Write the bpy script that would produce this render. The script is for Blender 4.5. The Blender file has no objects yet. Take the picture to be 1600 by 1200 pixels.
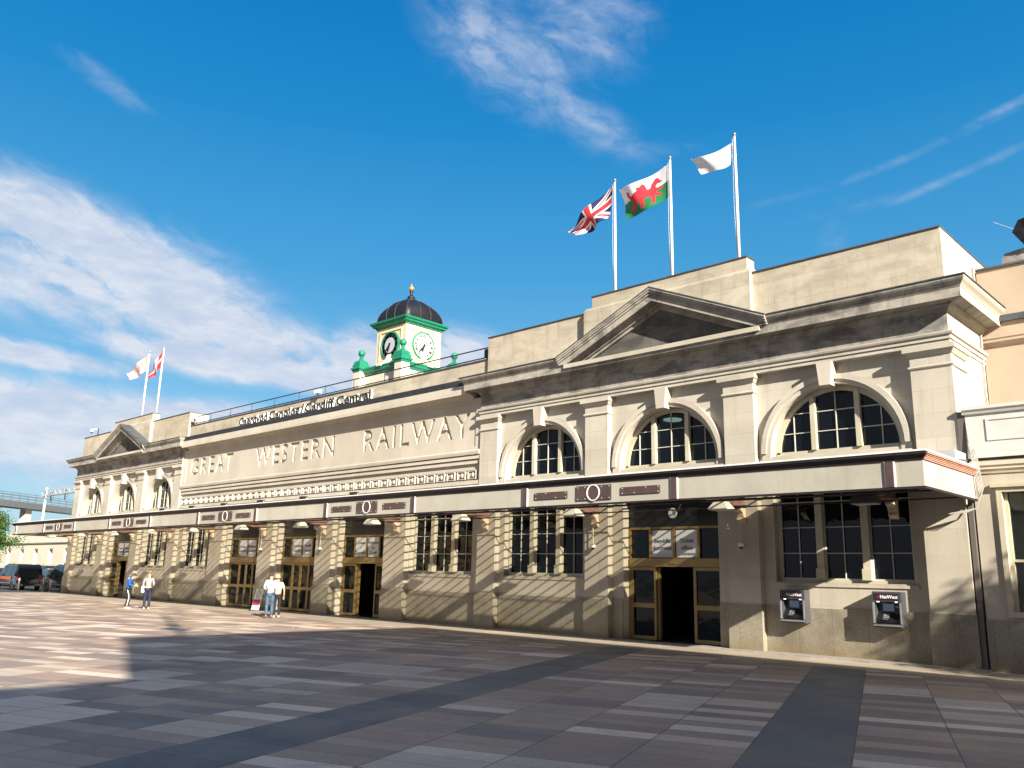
import bpy, bmesh, math, random
from math import sin, cos, pi, radians, sqrt, atan2
from mathutils import Vector, Matrix
random.seed(7)
S = bpy.context.scene
C = S.collection

# ------------------------------------------------------------------ camera
cam_d = bpy.data.cameras.new('camera'); cam = bpy.data.objects.new('camera', cam_d); C.objects.link(cam)
R_ = Vector((0.7222609, 0.69123655, 0.02304829)); U_ = Vector((0.13774272, -0.17642257, 0.97462917)); F_ = Vector((-0.67776554, 0.70076181, 0.22263593))
cam.matrix_world = Matrix(((R_.x, U_.x, -F_.x, 36.3357), (R_.y, U_.y, -F_.y, -22.5899), (R_.z, U_.z, -F_.z, 1.9), (0, 0, 0, 1)))
cam_d.sensor_width = 36; cam_d.lens = 1316.1 * 36 / 1600; cam_d.clip_start = 0.1; cam_d.clip_end = 3000
S.camera = cam

# ------------------------------------------------------------------ sun, sky, exposure
SUN = Vector((2.5, -1.0, 1.225)).normalized()
EL = math.asin(SUN.z); AZ = atan2(SUN.x, SUN.y)
sd = bpy.data.lights.new('sun', 'SUN'); sun = bpy.data.objects.new('sun', sd); C.objects.link(sun)
sd.energy = 5.0; sd.angle = radians(0.5); sd.color = (1.0, 0.915, 0.78)
sun.rotation_euler = SUN.to_track_quat('Z', 'Y').to_euler(); sun.location = (60, -40, 40)
S.view_settings.view_transform = 'Standard'; S.view_settings.look = 'None'
S.view_settings.exposure = 1.38; S.view_settings.gamma = 1

W = bpy.data.worlds.new("World"); S.world = W; W.use_nodes = True
nt = W.node_tree; nt.nodes.clear()

class G:
    """terse node graph helper"""
    def __init__(s, nt): s.nt = nt
    def n(s, t, **k):
        nd = s.nt.nodes.new(t)
        for a, b in k.items(): setattr(nd, a, b)
        return nd
    def put(s, sock, v):
        if v is None: return
        if isinstance(v, bpy.types.NodeSocket): s.nt.links.new(v, sock)
        elif isinstance(v, (tuple, list)):
            v = tuple(v)
            if sock.type == 'RGBA' and len(v) == 3: v = v + (1,)
            sock.default_value = v
        else: sock.default_value = v
    def m(s, op, a, b=None, c=None, clamp=False):
        nd = s.n('ShaderNodeMath', operation=op, use_clamp=clamp)
        s.put(nd.inputs[0], a); s.put(nd.inputs[1], b)
        if c is not None: s.put(nd.inputs[2], c)
        return nd.outputs[0]
    def vm(s, op, a, b=None):
        nd = s.n('ShaderNodeVectorMath', operation=op); s.put(nd.inputs[0], a); s.put(nd.inputs[1], b)
        return nd.outputs['Value'] if op in ('DOT_PRODUCT', 'LENGTH') else nd.outputs[0]
    def xyz(s, v): nd = s.n('ShaderNodeSeparateXYZ'); s.put(nd.inputs[0], v); return nd.outputs
    def cxyz(s, x, y, z=0.0):
        nd = s.n('ShaderNodeCombineXYZ'); s.put(nd.inputs[0], x); s.put(nd.inputs[1], y); s.put(nd.inputs[2], z); return nd.outputs[0]
    def mix(s, f, a, b, bt='MIX'):
        nd = s.n('ShaderNodeMix', data_type='RGBA', blend_type=bt); s.put(nd.inputs[0], f); s.put(nd.inputs[6], a); s.put(nd.inputs[7], b); return nd.outputs[2]
    def noise(s, vec, scale, detail=4, rough=.55, dist=0.0, dim='3D'):
        nd = s.n('ShaderNodeTexNoise', noise_dimensions=dim); s.put(nd.inputs['Vector'], vec)
        nd.inputs['Scale'].default_value = scale; nd.inputs['Detail'].default_value = detail; nd.inputs['Roughness'].default_value = rough; nd.inputs['Distortion'].default_value = dist
        return nd.outputs['Fac']
    def ramp(s, f, lo, hi, a=0.0, b=1.0):
        nd = s.n('ShaderNodeMapRange', interpolation_type='SMOOTHSTEP'); s.put(nd.inputs[0], f)
        for i, v in ((1, lo), (2, hi), (3, a), (4, b)): s.put(nd.inputs[i], v)
        return nd.outputs[0]
    def scale(s, v, k): return s.vm('MULTIPLY', v, k)

g = G(nt)
sky = g.n('ShaderNodeTexSky', sky_type='NISHITA', sun_disc=False, sun_elevation=EL, sun_rotation=AZ, altitude=0, air_density=1.0, dust_density=0.35, ozone_density=3.0)
tc = g.n('ShaderNodeTexCoord')
d = g.vm('NORMALIZE', tc.outputs['Generated']); dx, dy, dz = g.xyz(d)[:3]
az = g.m('MULTIPLY', g.m('ARCTAN2', g.m('MULTIPLY', dx, -1.0), dy), 57.29578)      # degrees left of +Y
el = g.m('MULTIPLY', g.m('ARCSINE', dz), 57.29578)
hs = g.n('ShaderNodeHueSaturation'); g.put(hs.inputs['Color'], sky.outputs[0])
hs.inputs['Saturation'].default_value = 1.38; hs.inputs['Hue'].default_value = 0.492; hs.inputs['Value'].default_value = 1.0
skyc = hs.outputs[0]
# cloud banks: (azimuth, elevation, tilt deg, half length, half width, strength)
BANKS = [(70.5, 18.0, 17, 9.5, 3.1, 1.25), (62, 15.2, 14, 9, 1.9, 1.0), (74.5, 16.0, 10, 6, 2.4, .75), (61, 12.9, 4, 11, 1.1, 1.3), (51, 15.3, 4, 6, .6, .4),
         (75, 12.2, 3, 6, .8, 1.1), (77, 8.2, 3, 14, 2.6, 1.6), (65, 9.0, 0, 9, 1.5, 1.2), (54.4, 13.0, 80, 3.0, 2.3, 2.0), (47.6, 13.6, 10, 3.0, 2.2, 1.9), (50.5, 11.5, 0, 6, 2.2, 1.1),
         (46, 34.8, 40, 6.5, 3.4, .46), (39.5, 35.5, -10, 5.5, 4, .40), (39.8, 30.9, 35, 6.5, 1.7, .44), (34, 28.4, 8, 4, .8, .26), (41.5, 33.0, -60, 4.5, 2.4, .38),
         (17, 25.9, -14, 8, .42, .27), (14, 24.4, -15, 6, .42, .28), (24, 24.6, -8, 6, .5, .22), (22, 22.5, -65, 3, 1.0, .22), (12, 27.3, -15, 4, .4, .3), (21, 23.3, -5, 6, .7, .2), (22, 21.0, -70, 3.5, .9, .2), (73, 28.9, 24, 3.6, .9, .32), (67.5, 26.8, 30, 3, .5, .14)]
mask = None
for a0, e0, t, hl, hw, st in BANKS:
    ca, sa = cos(radians(t)), sin(radians(t))
    da = g.m('SUBTRACT', az, float(a0)); de = g.m('SUBTRACT', el, float(e0))
    da = g.m('MULTIPLY', da, cos(radians(e0)))
    p = g.m('ADD', g.m('MULTIPLY', da, ca / hl), g.m('MULTIPLY', de, sa / hl))
    q = g.m('ADD', g.m('MULTIPLY', da, -sa / hw), g.m('MULTIPLY', de, ca / hw))
    r2 = g.m('ADD', g.m('POWER', g.m('ABSOLUTE', p), 2.6), g.m('POWER', g.m('ABSOLUTE', q), 2.0))
    b = g.m('MULTIPLY', g.m('EXPONENT', g.m('MULTIPLY', r2, -1.0)), float(st))
    mask = b if mask is None else g.m('MAXIMUM', mask, b)
# cirrus texture, drawn out along the bank direction, fine detail on top
wv = g.noise(g.scale(d, (1, 1, 1.6)), 5, 5, .6)
wv2 = g.noise(g.scale(g.vm('ADD', d, (3.1, 1.7, .4)), (1, 1, 1.6)), 5, 5, .6)
sh = g.m('SUBTRACT', el, g.m('MULTIPLY', az, .26))
pa = g.cxyz(g.m('ADD', g.m('MULTIPLY', az, .075), g.m('MULTIPLY', wv, 1.1)), g.m('ADD', g.m('MULTIPLY', sh, .20), g.m('MULTIPLY', wv2, 1.3)), 0.0)
n1 = g.noise(pa, 1.6, 10, .60, .2)
rip = g.noise(g.cxyz(g.m('ADD', g.m('MULTIPLY', az, .35), g.m('MULTIPLY', wv, 3.0)), g.m('ADD', g.m('MULTIPLY', sh, .80), g.m('MULTIPLY', wv2, 3.0)), 2.0), .95, 7, .58)
nn = g.m('ADD', g.m('MULTIPLY', n1, .58), g.m('MULTIPLY', rip, .42))
cl = g.m('ADD', g.m('MULTIPLY', mask, .95), g.m('MULTIPLY', g.m('SUBTRACT', nn, .5), g.m('ADD', g.m('MULTIPLY', g.m('MINIMUM', mask, 1.05), 3.6), .04)))
cl = g.ramp(cl, .10, .92)
# added unseen cloud cover behind the photographer and overhead, greying the blue ambient light
vd = g.vm('DOT_PRODUCT', d, (-.678, .70, .223))
out_ = g.ramp(vd, .62, .25)
nb = g.noise(g.scale(d, (1, 1, 2.0)), 3.2, 7, .6)
ocl = g.m('MULTIPLY', out_, g.ramp(nb, .30, .50, .25, .92))
cl = g.m('MINIMUM', cl, .93)
shade = g.ramp(g.noise(g.scale(d, (1, 1, 3.0)), 15, 5, .6), .3, .7)
ccol = g.mix(shade, (2.9, 3.35, 4.2), (4.0, 4.2, 4.6))
gr = g.n('ShaderNodeValToRGB'); g.put(gr.inputs[0], g.m('DIVIDE', el, 90.0, clamp=True)); ce = gr.color_ramp
stops = [(0, (.56, .82, 1.0)), (.11, (.30, .66, .98)), (.22, (.10, .475, .90)), (.33, (.022, .335, .80)), (.43, (.006, .25, .71)), (1.0, (.003, .15, .50))]
ce.elements[0].position = 0; ce.elements[0].color = stops[0][1] + (1,); ce.elements[1].position = 1; ce.elements[1].color = stops[-1][1] + (1,)
for p_, c_ in stops[1:-1]: x_ = ce.elements.new(p_); x_.color = c_ + (1,)
skyc = g.mix(.85, skyc, g.scale(gr.outputs[0], (3.9, 3.9, 3.9)))
col = g.mix(ocl, g.mix(cl, skyc, ccol), (1.85, 1.84, 2.05))
bg = g.n('ShaderNodeBackground'); g.put(bg.inputs['Color'], col); bg.inputs['Strength'].default_value = 0.075
wo = g.n('ShaderNodeOutputWorld'); nt.links.new(bg.outputs[0], wo.inputs[0])

# ------------------------------------------------------------------ materials
MATS = {}
def mat(name, col=(.5, .5, .5), rough=.6, metal=0.0, spec=.5, var=0.0, vscale=3.0, bump=0.0, bscale=20.0, emit=None, es=1.0, coat=0.0):
    if name in MATS: return MATS[name]
    m = bpy.data.materials.new(name); m.use_nodes = True; n = m.node_tree; n.nodes.clear(); G_ = G(n)
    b = G_.n('ShaderNodeBsdfPrincipled'); o = G_.n('ShaderNodeOutputMaterial'); n.links.new(b.outputs[0], o.inputs[0])
    t = G_.n('ShaderNodeTexCoord').outputs['Object']
    c = tuple(col)
    if var > 0:
        nz = G_.noise(t, vscale, 6, .6)
        c = G_.mix(G_.ramp(nz, .3, .7), tuple(x * (1 - var) for x in col), tuple(min(1, x * (1 + var)) for x in col))
    G_.put(b.inputs['Base Color'], c)
    b.inputs['Roughness'].default_value = rough; b.inputs['Metallic'].default_value = metal; b.inputs['Specular IOR Level'].default_value = spec
    b.inputs['Coat Weight'].default_value = coat
    if bump > 0:
        bp = G_.n('ShaderNodeBump'); G_.put(bp.inputs['Height'], G_.noise(t, bscale, 5, .6)); bp.inputs['Strength'].default_value = bump; bp.inputs['Distance'].default_value = .02
        n.links.new(bp.outputs[0], b.inputs['Normal'])
    if emit: G_.put(b.inputs['Emission Color'], emit); b.inputs['Emission Strength'].default_value = es
    MATS[name] = m; return m

def stone(name, base, stain, stain_amt=.5, block=(1.9, .62), dark=None, streak=1.0, joint=.75, rough=.85):
    """Portland stone: large tonal patches, vertical run-off streaks, block joints, black weathering on exposed ledges"""
    m = bpy.data.materials.new(name); m.use_nodes = True; n = m.node_tree; n.nodes.clear(); G_ = G(n)
    b = G_.n('ShaderNodeBsdfPrincipled'); o = G_.n('ShaderNodeOutputMaterial'); n.links.new(b.outputs[0], o.inputs[0])
    t = G_.n('ShaderNodeTexCoord').outputs['Object']; geo = G_.n('ShaderNodeNewGeometry')
    x, y, z = G_.xyz(t)[:3]
    h = G_.m('ADD', x, y)
    pt = G_.noise(t, .55, 5, .6, .4)
    st = G_.noise(G_.cxyz(G_.m('MULTIPLY', h, 2.2), 0.0, G_.m('MULTIPLY', z, .22)), 1.3, 6, .68)
    fine = G_.noise(t, 9, 6, .7)
    c = G_.mix(G_.ramp(pt, .32, .68), tuple(v * .90 for v in base), tuple(min(1, v * 1.07) for v in base))
    c = G_.mix(G_.m('MULTIPLY', G_.ramp(st, .50, .74), stain_amt * streak), c, stain)
    c = G_.mix(G_.m('MULTIPLY', G_.ramp(fine, .45, .8), .22), c, tuple(v * .72 for v in base))
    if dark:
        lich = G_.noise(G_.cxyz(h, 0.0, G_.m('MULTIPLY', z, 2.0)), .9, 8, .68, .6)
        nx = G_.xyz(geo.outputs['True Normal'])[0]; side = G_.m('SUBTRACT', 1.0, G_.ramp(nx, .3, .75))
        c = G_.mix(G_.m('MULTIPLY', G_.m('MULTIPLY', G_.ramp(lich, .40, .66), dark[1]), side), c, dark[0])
        c = G_.mix(G_.m('MULTIPLY', G_.ramp(nx, .3, .75), .8), c, (.54, .49, .40))  # clean +X returns, also painted paler so they look brightly lit
    # block joints
    br = G_.n('ShaderNodeTexBrick', offset=.5); G_.put(br.inputs['Vector'], G_.cxyz(h, z, 0.0))
    br.inputs['Scale'].default_value = 1.0; br.inputs['Brick Width'].default_value = block[0]; br.inputs['Row Height'].default_value = block[1]
    br.inputs['Mortar Size'].default_value = .006; br.inputs['Mortar Smooth'].default_value = .6
    br.inputs['Color1'].default_value = (1, 1, 1, 1); br.inputs['Color2'].default_value = (.86, .845, .82, 1); br.inputs['Mortar'].default_value = (joint, joint, joint * .97, 1)
    c = G_.mix(.9, c, br.outputs['Color'], 'MULTIPLY')
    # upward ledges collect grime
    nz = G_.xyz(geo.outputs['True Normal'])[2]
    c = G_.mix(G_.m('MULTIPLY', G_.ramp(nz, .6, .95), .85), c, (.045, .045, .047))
    G_.put(b.inputs['Base Color'], c); b.inputs['Roughness'].default_value = rough; b.inputs['Specular IOR Level'].default_value = .25
    bp = G_.n('ShaderNodeBump'); G_.put(bp.inputs['Height'], G_.m('ADD', fine, G_.m('MULTIPLY', G_.noise(t, 40, 3, .6), .5))); bp.inputs['Strength'].default_value = .18; bp.inputs['Distance'].default_value = .01
    n.links.new(bp.outputs[0], b.inputs['Normal'])
    MATS[name] = m; return m

STONE = stone('limestone', (.535, .50, .43), (.37, .33, .275), .65, joint=.62)
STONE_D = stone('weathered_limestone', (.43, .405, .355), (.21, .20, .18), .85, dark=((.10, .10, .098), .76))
STONE_DD = stone('stained_shaded_limestone', (.16, .155, .145), (.11, .105, .10), .8, dark=((.06, .06, .06), .8))  # tympanum stone: staining plus the pediment's shade put into the colour
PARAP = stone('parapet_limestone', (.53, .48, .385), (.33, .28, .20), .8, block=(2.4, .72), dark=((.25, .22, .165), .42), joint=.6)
LOWER = stone('buff_sandstone', (.53, .485, .405), (.40, .34, .27), .6, block=(1.7, .66), joint=.7)
FASST = stone('clean_limestone', (.54, .50, .425), (.42, .38, .32), .3, block=(3.2, 3.0))
RENDER = mat('beige_render', (.47, .375, .285), .9, var=.06, vscale=.7)
CREAM = mat('cream_painted_stone', (.60, .53, .41), .8, var=.05, vscale=1.0)

def plinth_mat():
    m = bpy.data.materials.new('speckled_granite'); m.use_nodes = True; n = m.node_tree; n.nodes.clear(); G_ = G(n)
    b = G_.n('ShaderNodeBsdfPrincipled'); o = G_.n('ShaderNodeOutputMaterial'); n.links.new(b.outputs[0], o.inputs[0])
    t = G_.n('ShaderNodeTexCoord').outputs['Object']; x, y, z = G_.xyz(t)[:3]; h = G_.m('ADD', x, y)
    v = G_.n('ShaderNodeTexVoronoi'); G_.put(v.inputs['Vector'], t); v.inputs['Scale'].default_value = 75
    sp = G_.ramp(G_.xyz(v.outputs['Color'])[0], .2, .9)
    c = G_.mix(sp, (.24, .215, .165), (.36, .325, .25))
    c = G_.mix(G_.ramp(G_.noise(t, 60, 2, .5), .60, .70), c, (.07, .06, .05))
    c = G_.mix(G_.m('MULTIPLY', G_.ramp(G_.noise(t, .9, 5, .6), .42, .7), .55), c, (.12, .10, .07))
    low = G_.m('SUBTRACT', z, G_.m('MULTIPLY', G_.noise(t, 1.2, 4, .6), .6))
    c = G_.mix(G_.ramp(low, -.35, .25, .55, 0), c, (.20, .14, .055))
    br = G_.n('ShaderNodeTexBrick', offset=0.0); G_.put(br.inputs['Vector'], G_.cxyz(h, G_.m('ADD', z, .3), 0.0)); br.inputs['Scale'].default_value = 1
    br.inputs['Brick Width'].default_value = .95; br.inputs['Row Height'].default_value = 3; br.inputs['Mortar Size'].default_value = .006; br.inputs['Color1'].default_value = (1, 1, 1, 1); br.inputs['Color2'].default_value = (.88, .88, .88, 1); br.inputs['Mortar'].default_value = (.55, .55, .55, 1)
    c = G_.mix(1.0, c, br.outputs['Color'], 'MULTIPLY')
    G_.put(b.inputs['Base Color'], c); b.inputs['Roughness'].default_value = .6
    MATS['plinth'] = m; return m
PLINTH = plinth_mat()

def glass_mat(name, tint, tr=.55, rough=.02):
    m = bpy.data.materials.new(name); m.use_nodes = True; n = m.node_tree; n.nodes.clear(); G_ = G(n)
    o = G_.n('ShaderNodeOutputMaterial'); ge = G_.n('ShaderNodeNewGeometry'); ct = G_.m('ABSOLUTE', G_.vm('DOT_PRODUCT', ge.outputs['Incoming'], ge.outputs['Normal']))
    fr = G_.m('ADD', .03, G_.m('MULTIPLY', .93, G_.m('POWER', G_.m('SUBTRACT', 1.0, ct, clamp=True), 5.0)))
    t = G_.n('ShaderNodeTexCoord').outputs['Object']
    bp = G_.n('ShaderNodeBump'); G_.put(bp.inputs['Height'], G_.noise(t, 2.2, 2, .5)); bp.inputs['Strength'].default_value = .12; bp.inputs['Distance'].default_value = .05
    tb = G_.n('ShaderNodeBsdfTransparent'); tb.inputs[0].default_value = tuple(tint) + (1,)
    gl = G_.n('ShaderNodeBsdfGlossy'); gl.inputs['Roughness'].default_value = rough; n.links.new(bp.outputs[0], gl.inputs['Normal'])
    df = G_.n('ShaderNodeBsdfDiffuse'); df.inputs[0].default_value = (.010, .016, .022, 1)
    m0 = G_.n('ShaderNodeMixShader'); m0.inputs[0].default_value = tr; n.links.new(df.outputs[0], m0.inputs[1]); n.links.new(tb.outputs[0], m0.inputs[2])
    ms = G_.n('ShaderNodeMixShader'); n.links.new(fr, ms.inputs[0]); n.links.new(m0.outputs[0], ms.inputs[1]); n.links.new(gl.outputs[0], ms.inputs[2])
    n.links.new(ms.outputs[0], o.inputs[0]); MATS[name] = m; return m
GLASS = glass_mat('window_glass', (.36, .48, .55), .72)
ROOFGLASS = glass_mat('wired_roof_glass', (.92, .91, .86), .80, .15)

WHITE = mat('white_paint', (.78, .77, .73), .5, var=.05)
BARP = mat('glazing_bar_paint', (.52, .50, .44), .5)
OFFW = mat('aged_cream_paint', (.50, .455, .34), .55, var=.07, vscale=1.5, bump=.05, bscale=6)
FASC = stone('fascia_cream_paint', (.47, .455, .39), (.33, .30, .23), .45, block=(2.665, 3.0), joint=.72, rough=.5)
MAROON = mat('maroon_paint', (.080, .050, .048), .55, var=.15)
MAROOND = mat('dark_maroon_cornice', (.020, .014, .017), .6, var=.2)
PINKT = mat('salmon_trim_paint', (.50, .25, .18), .6, var=.1)
GOLD = mat('brass_anodised_metal', (.26, .185, .075), .38, metal=.4, var=.1)
DARKM = mat('dark_metal', (.03, .032, .035), .5, metal=.4)
BLACK = mat('black_interior', (.012, .012, .013), .9)
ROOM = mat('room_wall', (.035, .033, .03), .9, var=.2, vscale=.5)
LEAD = mat('lead_flashing', (.07, .078, .09), .65, var=.3, vscale=2)
GREEN = mat('jade_green_paint', (.008, .20, .115), .5, var=.18, vscale=5)
TCREAM = mat('tower_cream', (.66, .52, .31), .7, var=.04)
TWHITE = mat('tower_white', (.62, .57, .47), .7, var=.04)
DOME = mat('dome_lead', (.006, .0065, .010), .5, var=.3, vscale=6, bump=.1)
RIB = mat('dome_rib', (.05, .05, .055), .5)
GOLDLEAF = mat('gilded_ball', (.62, .42, .16), .35, metal=.6)
CLOCKW = mat('clock_white', (.80, .80, .78), .4)
CLOCKB = mat('clock_black', (.015, .015, .016), .5)
POLE = mat('pole_white', (.78, .78, .76), .4)
RED = mat('flag_red', (.62, .03, .045), .8); FBLUE = mat('flag_navy', (.012, .018, .075), .8); FWHITE = mat('flag_white', (.78, .78, .80), .8); FGREEN = mat('flag_green', (.01, .20, .07), .8)
FPINK = mat('flag_faded_pink', (.75, .58, .54), .8); FPINK2 = mat('flag_faded_crest', (.72, .36, .33), .8)
STEELG = mat('bridge_grey_steel', (.10, .11, .115), .6, var=.1)
LTGREY = mat('light_galvanised_steel', (.52, .53, .53), .5, metal=.2)
ASPH = mat('asphalt', (.05, .05, .052), .9, var=.2)

# ------------------------------------------------------------------ mesh builder
class MB:
    def __init__(s): s.v = []; s.f = []; s.mi = []; s.m = 0
    def add(s, vs, fs, m=None):
        k = len(s.v); s.v += [tuple(p) for p in vs]; s.f += [tuple(i + k for i in f) for f in fs]; s.mi += [s.m if m is None else m] * len(fs); return s
    def box(s, x0, x1, y0, y1, z0, z1, m=None):
        return s.add([(x0, y0, z0), (x1, y0, z0), (x1, y1, z0), (x0, y1, z0), (x0, y0, z1), (x1, y0, z1), (x1, y1, z1), (x0, y1, z1)],
                     [(0, 3, 2, 1), (4, 5, 6, 7), (0, 1, 5, 4), (1, 2, 6, 5), (2, 3, 7, 6), (3, 0, 4, 7)], m)
    def prism(s, pts, a, b, ax='y', m=None):
        def P(p, t): return {'y': (p[0], t, p[1]), 'x': (t, p[0], p[1]), 'z': (p[0], p[1], t)}[ax]
        n = len(pts)
        return s.add([P(p, a) for p in pts] + [P(p, b) for p in pts], [tuple(range(n)), tuple(range(2 * n - 1, n - 1, -1))] + [(i, i + n, (i + 1) % n + n, (i + 1) % n) for i in range(n)], m)
    def quad(s, a, b, c, d, m=None): return s.add([a, b, c, d], [(0, 1, 2, 3)], m)
    def lathe(s, prof, c=(0, 0, 0), n=24, m=None, ax='z'):
        vs = []; fs = []
        for r, h in prof:
            for i in range(n):
                t = 2 * pi * i / n; a, b = r * cos(t), r * sin(t)
                vs.append({'z': (c[0] + a, c[1] + b, c[2] + h), 'y': (c[0] + a, c[1] + h, c[2] + b), 'x': (c[0] + h, c[1] + a, c[2] + b)}[ax])
        L = len(prof)
        for j in range(L - 1):
            for i in range(n): k = (i + 1) % n; fs.append((j * n + i, j * n + k, (j + 1) * n + k, (j + 1) * n + i))
        fs.append(tuple(range(n - 1, -1, -1))); fs.append(tuple((L - 1) * n + i for i in range(n)))
        return s.add(vs, fs, m)
    def sphere(s, c, r, m=None, n=16, sc=(1, 1, 1)):
        vs = []; fs = []; k = n // 2
        for j in range(k + 1):
            a = pi * j / k
            for i in range(n): t = 2 * pi * i / n; vs.append((c[0] + sc[0] * r * sin(a) * cos(t), c[1] + sc[1] * r * sin(a) * sin(t), c[2] + sc[2] * r * cos(a)))
        for j in range(k):
            for i in range(n): l = (i + 1) % n; fs.append((j * n + i, (j + 1) * n + i, (j + 1) * n + l, j * n + l))
        return s.add(vs, fs, m)
    def tube(s, path, r, n=8, m=None):
        vs = []; fs = []; path = [Vector(p) for p in path]
        rs = r if isinstance(r, (list, tuple)) else [r] * len(path)
        for j, p in enumerate(path):
            t = (path[min(j + 1, len(path) - 1)] - path[max(j - 1, 0)]).normalized()
            a = t.orthogonal().normalized() if j == 0 else (pa - t * pa.dot(t)).normalized()
            pa = a; b = t.cross(a)
            for i in range(n): q = p + (a * cos(2 * pi * i / n) + b * sin(2 * pi * i / n)) * rs[j]; vs.append(tuple(q))
        for j in range(len(path) - 1):
            for i in range(n): k = (i + 1) % n; fs.append((j * n + i, j * n + k, (j + 1) * n + k, (j + 1) * n + i))
        fs.append(tuple(range(n - 1, -1, -1))); fs.append(tuple((len(path) - 1) * n + i for i in range(n)))
        return s.add(vs, fs, m)
    def sweep(s, prof, path, m=None, close_ends=True):
        """prof [(out, z)], path [(x, y, ox, oy)]: mitre direction per point; closed profile polygon"""
        n = len(prof); L = len(path); vs = []; fs = []
        for x, y, ox, oy in path:
            for o, z in prof: vs.append((x + ox * o, y + oy * o, z))
        for j in range(L - 1):
            for i in range(n): k = (i + 1) % n; fs.append((j * n + i, (j + 1) * n + i, (j + 1) * n + k, j * n + k))
        if close_ends: fs.append(tuple(range(n))); fs.append(tuple((L - 1) * n + i for i in range(n - 1, -1, -1)))
        return s.add(vs, fs, m)
    def build(s, name, mats, parent=None, smooth=False, loc=None, fix=True):
        me = bpy.data.meshes.new(name); me.from_pydata(s.v, [], s.f)
        ms = mats if isinstance(mats, (list, tuple)) else [mats]
        for m in ms: me.materials.append(m)
        if any(s.mi): me.polygons.foreach_set('material_index', s.mi)
        if fix:
            bm = bmesh.new(); bm.from_mesh(me); bmesh.ops.recalc_face_normals(bm, faces=bm.faces); bm.to_mesh(me); bm.free()
        if smooth: me.polygons.foreach_set('use_smooth', [True] * len(me.polygons))
        me.update()
        o = bpy.data.objects.new(name, me); C.objects.link(o)
        if parent: o.parent = parent
        if loc: o.location = loc
        return o

def tag(o, label=None, cat=None, group=None, kind=None):
    if label: o['label'] = label
    if cat: o['category'] = cat
    if group: o['group'] = group
    if kind: o['kind'] = kind
    return o
def empty(name, loc=(0, 0, 0), rz=0.0):
    o = bpy.data.objects.new(name, None); C.objects.link(o); o.location = loc; o.rotation_euler = (0, 0, rz); o.empty_display_size = .3; return o
CH = {}
def copy_tree(o, parent=None):
    c = o.copy(); C.objects.link(c)
    if parent: c.parent = parent
    for ch in [k for k in list(bpy.data.objects) if k.parent == o]: copy_tree(ch, c)
    return c
def text_mesh(txt, size, depth, width=None, spacing=1.0, bold=0.0, align='LEFT'):
    """text standing in the XZ plane facing -Y, front at y=0, back at y=depth; returns verts, faces"""
    cu = bpy.data.curves.new('t', 'FONT'); cu.body = txt; cu.size = size; cu.extrude = depth / 2; cu.align_x = align; cu.space_character = spacing; cu.offset = bold; cu.resolution_u = 3
    o = bpy.data.objects.new('t', cu); C.objects.link(o); bpy.context.view_layer.update()
    dg = bpy.context.evaluated_depsgraph_get(); me = bpy.data.meshes.new_from_object(o.evaluated_get(dg))
    vs = [(v.co.x, -v.co.z + depth / 2, v.co.y) for v in me.vertices]; fs = [tuple(p.vertices) for p in me.polygons]
    bpy.data.objects.remove(o); bpy.data.curves.remove(cu); bpy.data.meshes.remove(me)
    if width:
        x0 = min(v[0] for v in vs); x1 = max(v[0] for v in vs); k = width / (x1 - x0)
        c0 = (x0 + x1) / 2 if align == 'CENTER' else x0; b0 = 0 if align == 'CENTER' else 0
        vs = [((v[0] - c0) * k + b0, v[1], v[2]) for v in vs]
    return vs, fs
def put_text(mb, txt, size, depth, loc, width=None, m=None, align='CENTER', bold=0.0, rz=0.0, spacing=1.0):
    vs, fs = text_mesh(txt, size, depth, width, spacing, bold, align)
    c, s_ = cos(rz), sin(rz)
    mb.add([(loc[0] + v[0] * c - v[1] * s_, loc[1] + v[0] * s_ + v[1] * c, loc[2] + v[2]) for v in vs], fs, m)

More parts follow.
